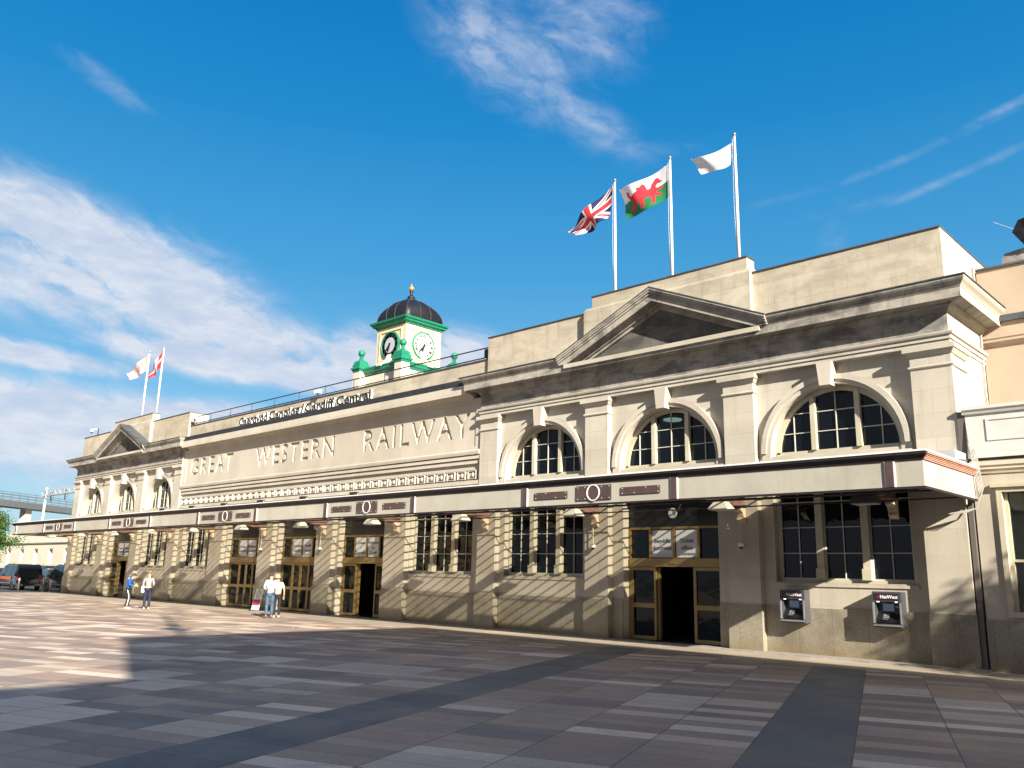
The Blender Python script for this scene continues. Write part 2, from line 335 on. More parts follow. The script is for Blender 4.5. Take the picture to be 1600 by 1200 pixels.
# ------------------------------------------------------------------ ground
def paving_mat():
    m = bpy.data.materials.new('paving'); m.use_nodes = True; n = m.node_tree; n.nodes.clear(); G_ = G(n)
    b = G_.n('ShaderNodeBsdfPrincipled'); o = G_.n('ShaderNodeOutputMaterial'); n.links.new(b.outputs[0], o.inputs[0])
    t = G_.n('ShaderNodeTexCoord').outputs['Object']
    u = G_.m('SUBTRACT', G_.vm('DOT_PRODUCT', t, (.93477, .35504, 0)), 24.41)
    v = G_.vm('DOT_PRODUCT', t, (-.35504, .93477, 0))
    cw, rh = 1.14, .43
    cu = G_.m('DIVIDE', u, cw); col = G_.m('FLOOR', cu); fu = G_.m('FRACT', cu)
    k5 = G_.m('MODULO', G_.m('ADD', col, 500.0), 5.0); band = G_.m('MULTIPLY', G_.m('LESS_THAN', k5, .5), G_.m('GREATER_THAN', col, -5.5))
    # rows: every course slides a little; pairs of courses sometimes fuse into one deep slab
    rv = G_.m('DIVIDE', v, rh); row = G_.m('FLOOR', rv)
    def wn(a, b_, c_=0.0):
        w = G_.n('ShaderNodeTexWhiteNoise', noise_dimensions='3D'); G_.put(w.inputs['Vector'], G_.cxyz(a, b_, c_)); return w.outputs['Value'], w.outputs['Color']
    pair = G_.m('FLOOR', G_.m('DIVIDE', row, 2.0))
    fuse = G_.m('LESS_THAN', wn(pair, G_.m('FLOOR', G_.m('DIVIDE', col, 5.0)), 3.3)[0], .22)
    rowk = G_.mix(fuse, G_.cxyz(row, 0, 0), G_.cxyz(G_.m('ADD', G_.m('MULTIPLY', pair, 2.0), .5), 0, 0))
    rowk = G_.xyz(rowk)[0]
    rnd, rc = wn(col, rowk, 1.7); rnd2 = wn(col, rowk, 9.1)[0]
    cr = G_.n('ShaderNodeValToRGB'); G_.put(cr.inputs[0], rnd); e = cr.color_ramp; e.interpolation = 'CONSTANT'
    pal = [(0, (.31, .225, .175)), (.18, (.225, .17, .145)), (.34, (.36, .285, .23)), (.48, (.40, .285, .215)), (.62, (.20, .165, .15)), (.72, (.56, .47, .385)), (.88, (.70, .59, .49))]
    e.elements[0].position = 0; e.elements[0].color = pal[0][1] + (1,)
    e.elements[1].position = pal[1][0]; e.elements[1].color = pal[1][1] + (1,)
    for p, c_ in pal[2:]: x = e.elements.new(p); x.color = c_ + (1,)
    c = cr.outputs[0]
    c = G_.mix(.18, c, G_.mix(rnd2, (.22, .18, .16), (.50, .42, .35)))
    bandc = G_.mix(wn(col, G_.m('FLOOR', G_.m('DIVIDE', v, .92)), 5.0)[0], (.115, .118, .120), (.145, .147, .146))
    c = G_.mix(1.0, c, (1.10, 1.08, 1.06), 'MULTIPLY')
    c = G_.mix(band, c, bandc)
    # border course along the station
    y = G_.xyz(t)[1]; x = G_.xyz(t)[0]; bord = G_.m('GREATER_THAN', y, -2.35)
    bc = G_.mix(wn(G_.m('FLOOR', G_.m('DIVIDE', x, 1.3)), G_.m('FLOOR', G_.m('DIVIDE', y, 1.18)))[0], (.38, .32, .25), (.46, .39, .305))
    c = G_.mix(bord, c, bc)
    # joints
    def line(f, per, w): return G_.m('LESS_THAN', G_.m('MULTIPLY', G_.m('MINIMUM', f, G_.m('SUBTRACT', 1.0, f)), per), w)
    fr = G_.m('FRACT', rv); ju = line(fu, cw, .009)
    jr = G_.m('MULTIPLY', line(fr, rh, .006), G_.m('SUBTRACT', 1.0, band))
    jb = G_.m('MULTIPLY', line(G_.m('FRACT', G_.m('DIVIDE', v, .92)), .92, .006), band)
    j = G_.m('MULTIPLY', G_.m('MAXIMUM', G_.m('MAXIMUM', ju, jr), jb), G_.m('SUBTRACT', 1.0, bord))
    jx = G_.m('MULTIPLY', G_.m('MAXIMUM', line(G_.m('FRACT', G_.m('DIVIDE', x, 1.3)), 1.3, .006), line(G_.m('FRACT', G_.m('DIVIDE', y, 1.18)), 1.18, .006)), bord)
    c = G_.mix(G_.m('MULTIPLY', G_.m('MAXIMUM', j, jx), .85), c, (.05, .05, .05))
    big = G_.noise(t, .16, 4, .6); fine = G_.noise(t, 22, 6, .75)
    c = G_.mix(G_.ramp(big, .3, .7, 0.0, .25), c, (.18, .155, .14))
    c = G_.mix(G_.ramp(G_.noise(t, 1.1, 7, .72, .5), .52, .74, 0.0, .38), c, (.10, .088, .08))
    c = G_.mix(1.0, c, G_.mix(G_.ramp(fine, .25, .75), (.84, .84, .84), (1.14, 1.13, 1.11)), 'MULTIPLY')
    gum = G_.n('ShaderNodeTexVoronoi'); G_.put(gum.inputs['Vector'], t); gum.inputs['Scale'].default_value = 2.2
    c = G_.mix(G_.m('MULTIPLY', G_.m('LESS_THAN', gum.outputs['Distance'], .05), .35), c, (.05, .05, .05))
    G_.put(b.inputs['Base Color'], c)
    G_.put(b.inputs['Roughness'], G_.ramp(G_.noise(t, .7, 5, .6), .3, .7, .48, .72)); b.inputs['Specular IOR Level'].default_value = .4
    bp = G_.n('ShaderNodeBump'); G_.put(bp.inputs['Height'], G_.m('ADD', G_.m('MULTIPLY', G_.m('MAXIMUM', j, jx), -1.0), G_.m('MULTIPLY', fine, .25))); bp.inputs['Strength'].default_value = .35; bp.inputs['Distance'].default_value = .006
    n.links.new(bp.outputs[0], b.inputs['Normal'])
    return m
def flat(x0, x1, y0, y1, z): mb = MB(); mb.quad((x0, y0, z), (x1, y0, z), (x1, y1, z), (x0, y1, z)); return mb
tag(flat(-1400, 1400, -1400, 1400, -.02).build('ground', mat('far_ground', (.10, .10, .09), .9, var=.2, vscale=.02), fix=False), kind='structure')
tag(flat(-30.6, 140, -90, .30, 0).build('paving', paving_mat(), fix=False), kind='structure')
tag(flat(-120, -30.6, -90, 60, -.005).build('road', ASPH, fix=False), kind='structure')
k = MB(); k.box(-30.75, -30.6, -90, -.4, -.02, .004); k.box(-31, 30.2, -.34, .3, .001, .035)
tag(k.build('kerb', mat('kerb_granite', (.30, .28, .26), .7, var=.15, vscale=4)), kind='structure')

# ------------------------------------------------------------------ station building
WX = 29.98
PIL = [(28.97, 29.98), (23.48, 24.47), (18.08, 19.06), (12.83, 13.78)]      # right-wing pilasters
BAYS = [(24.47, 28.97), (19.06, 23.48), (13.78, 18.08)]
WY = .24                                                                   # wall plane behind the pilasters
st = tag(empty('station_building', (0, 0, 0)), 'long cream stone railway station with arched wings and GREAT WESTERN RAILWAY carved across its middle', 'station')

def mirror(b): return (-b[1], -b[0])
def wall_bay(mb, x0, x1, y0, y1, z0, z1, holes):
    """front wall slab with rectangular / arched holes, with reveals. holes: (hx0,hx1,hz0,hz1,arch_r)"""
    hs = sorted(holes, key=lambda h: h[2]); 
    zc = z0
    for hx0, hx1, hz0, hz1, r in hs:
        if hz0 > zc: mb.box(x0, x1, y0, y1, zc, hz0)
        top = hz1 if not r else hz1 + r
        if not r:
            mb.box(x0, hx0, y0, y1, hz0, hz1); mb.box(hx1, x1, y0, y1, hz0, hz1)
        else:
            cx = (hx0 + hx1) / 2; zt = top + .12
            if hz1 > hz0: mb.box(x0, hx0, y0, y1, hz0, hz1); mb.box(hx1, x1, y0, y1, hz0, hz1)
            n = 16
            L = [(cx - r * cos(pi / 2 * i / n), hz1 + r * sin(pi / 2 * i / n)) for i in range(n + 1)]
            for sgn in (1, -1):
                for i in range(n):
                    a = L[i]; b = L[i + 1]; xa = cx + (a[0] - cx) * sgn; xb = cx + (b[0] - cx) * sgn; xe = x0 if sgn == 1 else x1
                    mb.prism([(xe, a[1]), (xa, a[1]), (xb, b[1]), (xe, b[1])], y0, y1)
            mb.box(x0, x1, y0, y1, top, zt); top = zt
        zc = top
    if zc < z1: mb.box(x0, x1, y0, y1, zc, z1)

ZARCH = 7.97
def arch_window(cx, side):
    """semicircular thermal window: stone ring, keystone, mullions, bars, glass"""
    zs, rg, ro = 5.55, 1.74, 1.80
    f = MB()
    y0, y1 = .46, .60
    # outer frame ring following the arch
    n = 28
    A = [(cx - (ro + .02) * cos(pi * i / n), zs + (ro + .02) * sin(pi * i / n)) for i in range(n + 1)]
    B = [(cx - (rg - .05) * cos(pi * i / n), zs + (rg - .05) * sin(pi * i / n)) for i in range(n + 1)]
    for i in range(n): f.prism([A[i], B[i], B[i + 1], A[i + 1]], y0, y1)
    f.box(cx - ro, cx + ro, y0, y1, 5.46, 5.60)
    for m_ in (-.64, .64):
        h = sqrt(rg * rg - (abs(m_) + .08) ** 2)
        f.box(cx + m_ - .07, cx + m_ + .07, y0 - .06, y1, 5.60, zs + h + .03)
    fr = f.build('arch_window', OFFW, st)
    bb = MB()
    for z in (6.13, 6.70):
        h = sqrt(max(0, rg * rg - (z - zs) ** 2)) - .03
        for a, b in ((-h, -.725), (-.555, .555), (.725, h)):
            if b > a: bb.box(cx + a, cx + b, .50, .535, z - .012, z + .012)
    for x in (-1.25, 0, 1.25): h = sqrt(rg * rg - x * x) - .03; bb.box(cx + x - .012, cx + x + .012, .494, .53, 5.60, zs + h)
    bb.build('glazing_bar', BARP, fr)
    gl = MB(); P = [(cx - (rg) * cos(pi * i / n), zs + (rg) * sin(pi * i / n)) for i in range(n + 1)]
    gl.prism([(cx - rg, 5.5)] + P + [(cx + rg, 5.5)], .540, .548); gl.build('pane', GLASS, fr)
    # moulded ring
    rr = MB(); r0, r1, r2 = 1.83, 1.95, 2.10
    for ra, rb, ya in ((r0, r1, WY - .11), (r1, r2, WY - .17)):
        for i in range(n):
            a0, a1 = pi * i / n, pi * (i + 1) / n
            rr.prism([(cx - ra * cos(a0), zs + ra * sin(a0)), (cx - rb * cos(a0), zs + rb * sin(a0)), (cx - rb * cos(a1), zs + rb * sin(a1)), (cx - ra * cos(a1), zs + ra * sin(a1))], ya, WY + .01)
    rr.box(cx - r2, cx - r0, WY - .11, WY + .01, 5.36, zs); rr.box(cx + r0, cx + r2, WY - .11, WY + .01, 5.36, zs)
    rr.build('arch_moulding', FASST, fr)
    kk = MB(); kk.prism([(cx - .155, 7.30), (cx + .155, 7.30), (cx + .22, 7.965), (cx - .22, 7.965)], -.13, WY + .02); kk.build('keystone', FASST, fr)
    sl = MB(); sl.box(cx - 2.12, cx + 2.12, .02, .46, 5.28, 5.36); sl.box(cx - 1.82, cx + 1.82, .16, .46, 5.36, 5.455); sl.build('sill', STONE, fr)

def ground_window(cx, half=1.87):
    y0, y1 = .46, .60; f = MB(); z0, z1 = 1.93, 4.55
    f.box(cx - half, cx - half + .07, y0, y1, z0, z1); f.box(cx + half - .07, cx + half, y0, y1, z0, z1); f.box(cx - half + .07, cx + half - .07, y0, y1, z0, z0 + .08)
    for m_ in (-.63, .63):
        f.box(cx + m_ - .10, cx + m_ + .10, y0 - .08, y1, z0 + .08, z1); f.box(cx + m_ - .12, cx + m_ + .12, y0 - .14, y1 - .02, z0 + .082, z0 + .38)
    fr = f.build('window', OFFW, st); bb = MB()
    for z in (2.72, 3.43, 4.14):
        for a, b in ((-half + .07, -.73), (-.53, .53), (.73, half - .07)): bb.box(cx + a, cx + b, .50, .53, z - .012, z + .012)
    for x in (-(half - .07 + .73) / 2, 0, (half - .07 + .73) / 2): bb.box(cx + x - .012, cx + x + .012, .494, .525, z0 + .08, z1)
    for a, b in ((-half + .07, -.73), (-.53, .53), (.73, half - .07)):
        bb.box(cx + a, cx + a + .03, .49, .54, z0 + .08, z1); bb.box(cx + b - .03, cx + b, .49, .54, z0 + .08, z1); bb.box(cx + a, cx + b, .488, .542, z0 + .08, z0 + .12)
    bb.build('glazing_bar', BARP, fr)
    gl = MB(); gl.box(cx - half + .01, cx + half - .01, .540, .548, z0 + .02, z1); gl.build('pane', GLASS, fr)
    sl = MB(); sl.prism([(.205, 1.82), (.205, 1.90), (.46, 1.93), (.46, 1.82)], cx - half - .10, cx + half + .10, ax='x'); sl.build('sill', LOWER, fr)

def entrance(cx, texts, open_=True, dark_top=True, flip=False, hw=1.75):
    Y0, Y1 = .52, .64
    f = MB(); x0, x1 = cx - hw, cx + hw
    f.box(x0, x0 + .09, Y0, Y1, 0.04, 3.56); f.box(x1 - .09, x1, Y0, Y1, 0.04, 3.56)
    f.box(x0 + .09, x1 - .09, Y0 - .06, Y1, 2.31, 2.57); f.box(x0 + .09, x1 - .09, Y0, Y1, 3.49, 3.56)
    for x in (cx - .94, cx - .045, cx + .85): f.box(x, x + .09, Y0, Y1, 2.57, 3.49)
    f.box(cx - .12, cx + .12, Y0 - .09, Y0 - .06, 2.40, 2.47)
    fr = f.build('entrance_frame', GOLD, st)
    dk = MB(); dk.box(x0, x1, Y0 + .02, Y1 - .02, 3.562, 4.55); dk.build('transom_panel', mat('black_transom', (.010, .011, .014), .25, var=.3), fr)
    def leaf(a, b, nm):
        l = MB(); t_ = .075
        l.box(a, a + t_, Y0 + .01, Y1 - .03, .05, 2.30); l.box(b - t_, b, Y0 + .01, Y1 - .03, .05, 2.30)
        l.box(a + t_, b - t_, Y0 + .01, Y1 - .03, .05, .16); l.box(a + t_, b - t_, Y0 + .01, Y1 - .03, 1.03, 1.17); l.box(a + t_, b - t_, Y0 + .01, Y1 - .03, 2.20, 2.30)
        o = l.build(nm, GOLD, st); gg = MB(); gg.box(a + t_, b - t_, .57, .576, .16, 1.03); gg.box(a + t_, b - t_, .57, .576, 1.17, 2.20); gg.build('pane', GLASS, o); return o
    leaf(x0 + .09, cx - .70, 'side_light'); leaf(cx + .70, x1 - .09, 'side_light')
    if not open_:
        leaf(cx - .695, cx - .005, 'door_leaf'); leaf(cx + .005, cx + .695, 'door_leaf')
    gg = MB(); gg.box(x0 + .09, x1 - .09, .585, .59, 2.575, 3.485); gg.build('pane', GLASS, fr)
    for (a, b), t_ in zip(((cx - .85, cx - .055), (cx + .055, cx + .85)), texts):
        p = MB(); p.box(a + .01, b - .01, .555, .562, 2.60, 3.46, 0)
        for i, ln in enumerate(t_): put_text(p, ln, .19 if len(ln) < 9 else .165, .006, ((a + b) / 2, .546, 3.06 - i * .22 + (.1 if len(t_) > 2 else 0)), m=1)
        p.build('poster', [mat('poster_paper', (.62, .64, .66), .5), mat('poster_ink', (.03, .03, .035), .6)], st)
    if not open_: pass
    if open_:
        for x in (cx - .70, cx + .62): m_ = MB(); m_.box(x, x + .08, Y1 - .02, Y1 + .10, .05, 2.30); m_.build('door_leaf', GOLD, st)

def plinth_and_walls():
    doorhw = 1.76
    openings = {}
    for sg in (1, -1):
        mbU = MB(); mbL = MB()
        for i, b in enumerate(BAYS):
            b_ = b if sg == 1 else mirror(b); cx = (b_[0] + b_[1]) / 2
            wall_bay(mbU, b_[0], b_[1], WY, .62, 5.0, ZARCH, [(cx - 1.83, cx + 1.83, 5.36, 5.55, 1.83)])
            door = (i == 1)
            wall_bay(mbL, b_[0], b_[1], WY, .62, 0 if door else 0, 5.0, [(cx - doorhw, cx + doorhw, 0.0, 4.56, 0)] if door else [(cx - 1.88, cx + 1.88, 1.93, 4.56, 0)])
            if door: entrance(cx, [('Swyddfa', 'docynnau'), ('Ticket', 'office')] if sg == 1 else [('Croeso i', 'Gaerdydd'), ('Welcome', 'to Cardiff')], True)
            else: ground_window(cx)
            arch_window(cx, sg)
        # body behind pilasters and the outer return wall
        for p in PIL:
            p_ = p if sg == 1 else mirror(p); mbU.box(p_[0] + .01, p_[1] - .01, WY, .62, 5.0, ZARCH); mbL.box(p_[0] + .01, p_[1] - .01, WY, .62, 0, 5.0)
        xo = (WX - .01) * sg; a, b2 = sorted((xo, xo - .6 * sg))
        mbU.box(a, b2, .62, 9.0, 5.0, ZARCH); mbL.box(a, b2, .62, 9.0, 0, 5.0)
        mbU.build('wing_wall', STONE, st); mbL.build('ground_floor_wall', LOWER, st)
        for p in PIL:
            p_ = p if sg == 1 else mirror(p); x0, x1 = p_
            q = MB(); q.box(x0, x1, 0.0, WY + .003, 5.0, 7.72); q.box(x0, x1, 0.0, WY + .003, 7.72, ZARCH - .002)
            po = q.build('pilaster', STONE, st)
            lo = MB(); lo.box(x0, x1, 0.0, WY + .003, 1.25, 5.0); lo.build('pilaster', LOWER, st)
            c_ = MB(); PY = [(x0, WY, -1, 0), (x0, 0, -1, -1), (x1, 0, 1, -1), (x1, WY if x1 < WX - .1 else 1.2, 1, 0)]
            if x0 < -WX + .1: PY[0] = (x0, 1.2, -1, 0)
            c_.sweep([(0, 7.38), (.035, 7.40), (.05, 7.43), (.035, 7.47), (0, 7.48)], PY)
            c_.sweep([(0, 7.70), (.03, 7.72), (.09, 7.80), (.11, 7.83), (.135, 7.835), (.135, 7.965), (0, 7.966)], PY)
            c_.build('capital', FASST, po)
        # plinth
        pl = MB()
        prev = 0
        for i, b in enumerate(BAYS):
            b_ = b if sg == 1 else mirror(b); cx = (b_[0] + b_[1]) / 2
            if i == 1:
                for a, c2 in ((b_[0], cx - doorhw - .004), (cx + doorhw + .004, b_[1])): pl.box(a, c2, WY - .05, WY + .01, 0.0, 1.25)
            else: pl.box(b_[0], b_[1], WY - .05, WY + .01, 0.0, 1.25)
        for p in PIL:
            p_ = p if sg == 1 else mirror(p); e0 = -.03 if abs(p_[0] + WX) < .1 else -.045; pl.box(p_[0] - .03, p_[1] + .03, -.045, WY + .02, 0.0, 1.252)
        a, b2 = sorted((xo + .05 * sg, xo)); pl.box(a, b2, WY + .02, 9.0, 0, 1.25)
        pl.build('plinth', PLINTH, st)
    # central range, ground floor
    mb = MB(); pl = MB()
    cw = [(-12.83, -8.51, 'w'), (-7.1, -3.25, 'd'), (-1.95, 1.95, 'd'), (3.25, 7.1, 'd'), (8.51, 12.83, 'w')]
    cxs = [-10.43, -5.22, 0.0, 5.22, 10.43]
    for (x0, x1, k_), cx in zip(cw, cxs):
        wall_bay(mb, x0, x1, WY, .62, 0, 5.0, [(cx - doorhw, cx + doorhw, 0, 4.56, 0)] if k_ == 'd' else [(cx - 1.88, cx + 1.88, 1.93, 4.56, 0)])
        if k_ == 'w': ground_window(cx); pl.box(x0, x1, WY - .05, WY + .01, 0, 1.25)
        else:
            for a, c2 in ((x0, cx - doorhw - .004), (cx + doorhw + .004, x1)): pl.box(a, c2, WY - .05, WY + .01, 0, 1.25)
    entrance(-5.22, [('Croeso i', 'Gaerdydd'), ('Welcome', 'to Cardiff')], False)
    entrance(0.0, [('Caerdydd', 'Canolog'), ('Cardiff', 'Central')], False)
    entrance(5.22, [('Croeso', 'i', 'Gaerdydd'), ('Welcome', 'to', 'Cardiff')], True)
    for x0, x1 in ((7.1, 8.51), (1.95, 3.25), (-3.25, -1.95), (-8.51, -7.1)):
        mb.box(x0, x1, WY, .62, 0, 5.0)
        q = MB(); q.box(x0 + .0, x1, 0.0, WY + .003, 1.25, 5.0); q.build('pier', LOWER, st)
        pl.box(x0 - .03, x1 + .03, -.045, WY + .02, 0.0, 1.252)
    mb.build('ground_floor_wall', LOWER, st); pl.build('plinth', PLINTH, st)
plinth_and_walls()

# interior so the open doors and panes look into a dark hall
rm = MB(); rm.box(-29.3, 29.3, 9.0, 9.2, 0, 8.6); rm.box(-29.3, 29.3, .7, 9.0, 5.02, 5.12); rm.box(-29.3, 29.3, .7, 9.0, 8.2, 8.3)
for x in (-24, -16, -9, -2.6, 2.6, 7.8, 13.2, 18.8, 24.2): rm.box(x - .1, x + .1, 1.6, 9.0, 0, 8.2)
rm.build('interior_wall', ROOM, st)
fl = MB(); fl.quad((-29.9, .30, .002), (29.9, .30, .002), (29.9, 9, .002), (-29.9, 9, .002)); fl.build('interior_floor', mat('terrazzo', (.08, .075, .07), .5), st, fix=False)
for x, y in ((19.20, 3.78), (18.10, 3.80)):
    l_ = MB(); l_.lathe([(.34, 0), (.34, .05)], (x, y, 7.7), 24); l_.build('ceiling_light', mat('lit_disc', (.9, .85, .6), .5, emit=(1, .88, .55), es=1.0), st)

# entablature of the wings
def wing_path(sg, yb_in=.35, yb_out=9.0):
    if sg == 1: return [(12.83, yb_in, -1, 0), (12.83, 0, -1, -1), (WX, 0, 1, -1), (WX, yb_out, 1, 0)]
    return [(-WX, yb_out, -1, 0), (-WX, 0, -1, -1), (-12.83, 0, 1, -1), (-12.83, yb_in, 1, 0)]
for sg in (1, -1):
    e = MB()
    e.sweep([(-.5, 7.97), (.02, 7.97), (.02, 8.08), (.055, 8.085), (.055, 8.18), (.10, 8.20), (.12, 8.25), (.12, 8.28), (-.5, 8.281)], wing_path(sg))
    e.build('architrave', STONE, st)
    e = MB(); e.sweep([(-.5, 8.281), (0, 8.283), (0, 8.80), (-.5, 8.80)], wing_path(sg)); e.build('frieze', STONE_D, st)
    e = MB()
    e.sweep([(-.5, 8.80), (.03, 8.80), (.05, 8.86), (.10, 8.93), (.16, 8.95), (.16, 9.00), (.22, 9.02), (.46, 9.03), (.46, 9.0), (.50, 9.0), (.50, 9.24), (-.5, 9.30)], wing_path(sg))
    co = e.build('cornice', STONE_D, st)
    # cyma on either side of the pediment
    cy = [(-.2, 9.245), (.51, 9.245), (.53, 9.29), (.56, 9.33), (.62, 9.39), (.65, 9.44), (.65, 9.50), (-.2, 9.62)]
    c0 = 21.3 * sg; pth = wing_path(sg); e = MB()
    e.sweep(cy, [pth[0], pth[1], (c0 - 3.93, 0, 0, -1)]); e.sweep(cy, [(c0 + 3.93, 0, 0, -1), pth[2], pth[3]]); e.build('cymatium', STONE_D, co)
    # pediment
    pd = MB(); hw_, zb, za = 4.0, 9.50, 11.24; sl_ = (za - zb) / hw_
    def chev(t0, t1, y0, y1, inset=0.0):
        # band between outer line lowered by t0 and lowered by t1
        for s2 in (-1, 1):
            pts = [(c0, za - t0), (c0 + s2 * hw_, zb - t0), (c0 + s2 * hw_, zb - t1), (c0, za - t1)]
            if zb - t1 < 9.245:
                xx = hw_ - (9.245 - (zb - t1)) / sl_; pts = [(c0, za - t0), (c0 + s2 * hw_, max(zb - t0, 9.245)), (c0 + s2 * hw_, 9.245), (c0 + s2 * xx, 9.245), (c0, za - t1)]
            pd.prism(pts, y0, min(y1, .16))
    chev(0, .06, -.70, .30); chev(.06, .13, -.67, .30); chev(.13, .20, -.62, .30); chev(.20, .42, -.57, .30); chev(.42, .50, -.20, .30); chev(.50, .60, -.10, .30)
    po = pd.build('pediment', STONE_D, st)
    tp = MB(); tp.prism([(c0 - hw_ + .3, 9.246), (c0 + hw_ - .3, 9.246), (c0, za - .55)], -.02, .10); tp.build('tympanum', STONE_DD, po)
    lt = MB(); 
    for s2 in (-1, 1): lt.prism([(c0, za + .035), (c0 + s2 * (hw_ + .02), zb + .03), (c0 + s2 * (hw_ + .02), zb), (c0, za)], -.715, .02)
    lt.build('lead_flashing', LEAD, po)
    hc = MB(); hc.box(c0 - 3.75, c0 + 3.75, -.575, -.50, 9.10, 9.243); hc.build('horizontal_cornice', FASST, po)
    # parapet
    px0, px1 = (12.95, 29.95) if sg == 1 else (-29.95, -12.95)
    pp = MB(); pp.box(px0, px1, .18, .48, 9.3, 11.21)
    sx = (px1 - .3, px1) if sg == 1 else (px0, px0 + .3); pp.box(sx[0], sx[1], .48, 9.0, 9.3, 11.21)
    ix = (px0, px0 + .3) if sg == 1 else (px1 - .3, px1); pp.box(ix[0], ix[1], .48, 1.4, 9.3, 11.21)
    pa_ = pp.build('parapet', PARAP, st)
    rb = MB(); b0, b1 = c0 - 3.3, c0 + 3.22
    rb.box(b0, b1, .0, .6, 9.3, 11.23); rb.prism([(.0, 11.231), (.13, 11.37), (.6, 11.37), (.6, 11.231)], b0, b1, ax='x'); 
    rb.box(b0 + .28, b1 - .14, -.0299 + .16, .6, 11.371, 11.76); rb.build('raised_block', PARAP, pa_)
    cp = MB(); cp.box(px0 - .02, b0 - .002, .14, .52, 11.211, 11.245); cp.box(b1 + .002, px1 + .02, .14, .52, 11.211, 11.245); cp.box(b0 + .25, b1 - .11, .10, .64, 11.761, 11.80); cp.box(sx[0] - .02, sx[1] + .02, .52, 9.0, 11.211, 11.245); cp.box(ix[0] - .02, ix[1] + .02, .52, 1.4, 11.211, 11.245)
    cp.build('coping', LEAD, pa_)
    dr = MB(); dr.sweep([(.60, 9.501), (.68, 9.50), (.68, 9.53), (.60, 9.54)], [pth[0], pth[1], (c0 - 4.05, 0, 0, -1)]); dr.sweep([(.60, 9.501), (.68, 9.50), (.68, 9.53), (.60, 9.54)], [(c0 + 4.05, 0, 0, -1), pth[2], pth[3]]); dr.build('drip_edge', LEAD, co)

# roof slab behind the parapets
rf = MB(); rf.box(-29.6, 29.6, .5, 14, 9.0, 9.25); rf.build('roof', LEAD, st)
# upper wall behind the wings down the side (north return above the link building)
# centre range upper wall: name panel, mouldings, ornament frieze, cornice
PX = 12.80
u = MB(); u.box(-PX, PX, .27, .62, 5.0, 8.85); u.build('upper_wall', STONE, st)
mo = MB()
def run(prof): mo.sweep(prof, [(-PX, .18, 0, -1), (PX, .18, 0, -1)])
run([(-.1, 5.36), (.16, 5.36), (.16, 5.50), (.12, 5.53), (-.1, 5.53)])
run([(-.1, 5.93), (.07, 5.93), (.07, 5.975), (-.1, 5.98)])
run([(-.1, 6.18), (.10, 6.18), (.10, 6.33), (-.1, 6.33)])
run([(-.1, 6.36), (.155, 6.36), (.155, 6.50), (-.1, 6.50)])
run([(-.1, 6.53), (.20, 6.53), (.22, 6.60), (.23, 6.67), (.20, 6.72), (-.1, 6.74)])
mo.box(-PX, PX, .08, .28, 6.742, 6.86); mo.box(-PX, PX, .08, .28, 8.62, 8.80); mo.box(-PX, PX, .178, .28, 5.532, 6.741)
mo.box(-PX, -12.48, .079, .28, 6.86, 8.62); mo.box(12.48, PX, .079, .28, 6.86, 8.62)
mo.build('moulding', FASST, st)
orn = MB(); x = -12.35; k_ = 0
while x < 12.4:
    a = .235
    orn.box(x - a, x + a, .075, .178, 5.58, 5.605); orn.box(x - a, x + a, .075, .178, 5.885, 5.91); orn.box(x - a, x - a + .03, .0752, .178, 5.605, 5.885); orn.box(x + a - .03, x + a, .0752, .178, 5.605, 5.885)
    orn.sphere((x + .02, .16, 5.745), .115, n=10, sc=(1, .75, 1)); orn.prism([(x - .17, 5.64), (x - .02, 5.70), (x + .15, 5.62), (x + .02, 5.78), (x + .14, 5.86), (x - .1, 5.80), (x - .16, 5.85)], .125, .178)
    x += .617
orn.build('ornament_frieze', FASST, st)
# name panel with sunk letters (true cut-outs)
def name_panel():
    slab = bpy.data.meshes.new('slab'); b = MB(); b.box(-12.478, 12.478, .115, .28, 6.862, 8.618)
    base = b.build('name_panel', FASST, st)
    cut = MB()
    for wd, x0, x1 in (('GREAT', -11.92, -6.94), ('WESTERN', -4.5, 2.75), ('RAILWAY', 5.06, 12.12)):
        vs, fs = text_mesh(wd, 1.33, .2, x1 - x0, spacing=1.22, bold=.018)
        z0 = min(v[2] for v in vs); z1 = max(v[2] for v in vs); kz = 1.0 / (z1 - z0); xm = min(v[0] for v in vs)
        cut.add([(x0 + v[0] - xm, v[1] + .005, 7.25 + (v[2] - z0) * kz) for v in vs], fs)
    co = cut.build('cut', FASST); 
    bm = bmesh.new(); bm.from_mesh(co.data); bmesh.ops.remove_doubles(bm, verts=bm.verts, dist=1e-5); bmesh.ops.recalc_face_normals(bm, faces=bm.faces); bm.to_mesh(co.data); bm.free()
    md = base.modifiers.new('b', 'BOOLEAN'); md.operation = 'DIFFERENCE'; md.object = co; md.solver = 'EXACT'
    bpy.context.view_layer.update(); dg = bpy.context.evaluated_depsgraph_get()
    me = bpy.data.meshes.new_from_object(base.evaluated_get(dg)); base.modifiers.clear(); base.data = me
    bpy.data.objects.remove(co)
    print('name panel faces', len(me.polygons))
name_panel()
cc = MB()
cc.sweep([(-.3, 8.80), (.02, 8.80), (.05, 8.86), (.12, 8.90), (.14, 8.92), (.42, 8.94), (.42, 8.90), (.48, 8.90), (.48, 9.26), (-.3, 9.34)], [(-PX + .47, .08, 0, -1), (PX - .47, .08, 0, -1)])
cc.build('cornice', FASST, st)
gt = MB(); gt.prism([(-.34, 9.25), (-.34, 9.53), (-.30, 9.55), (.30, 9.68), (.30, 9.40)], -12.35, 12.35, ax='x'); gt.build('gutter', mat('black_gutter', (.022, .025, .032), .7, var=.3), st)
cpp = MB(); cpp.box(-12.94, 12.94, .30, .60, 9.3, 10.36); cpo = cpp.build('parapet', PARAP, st)
cp = MB(); cp.box(-12.93, 12.93, .26, .64, 10.361, 10.41); cp.build('coping', LEAD, cpo)
rl = MB()
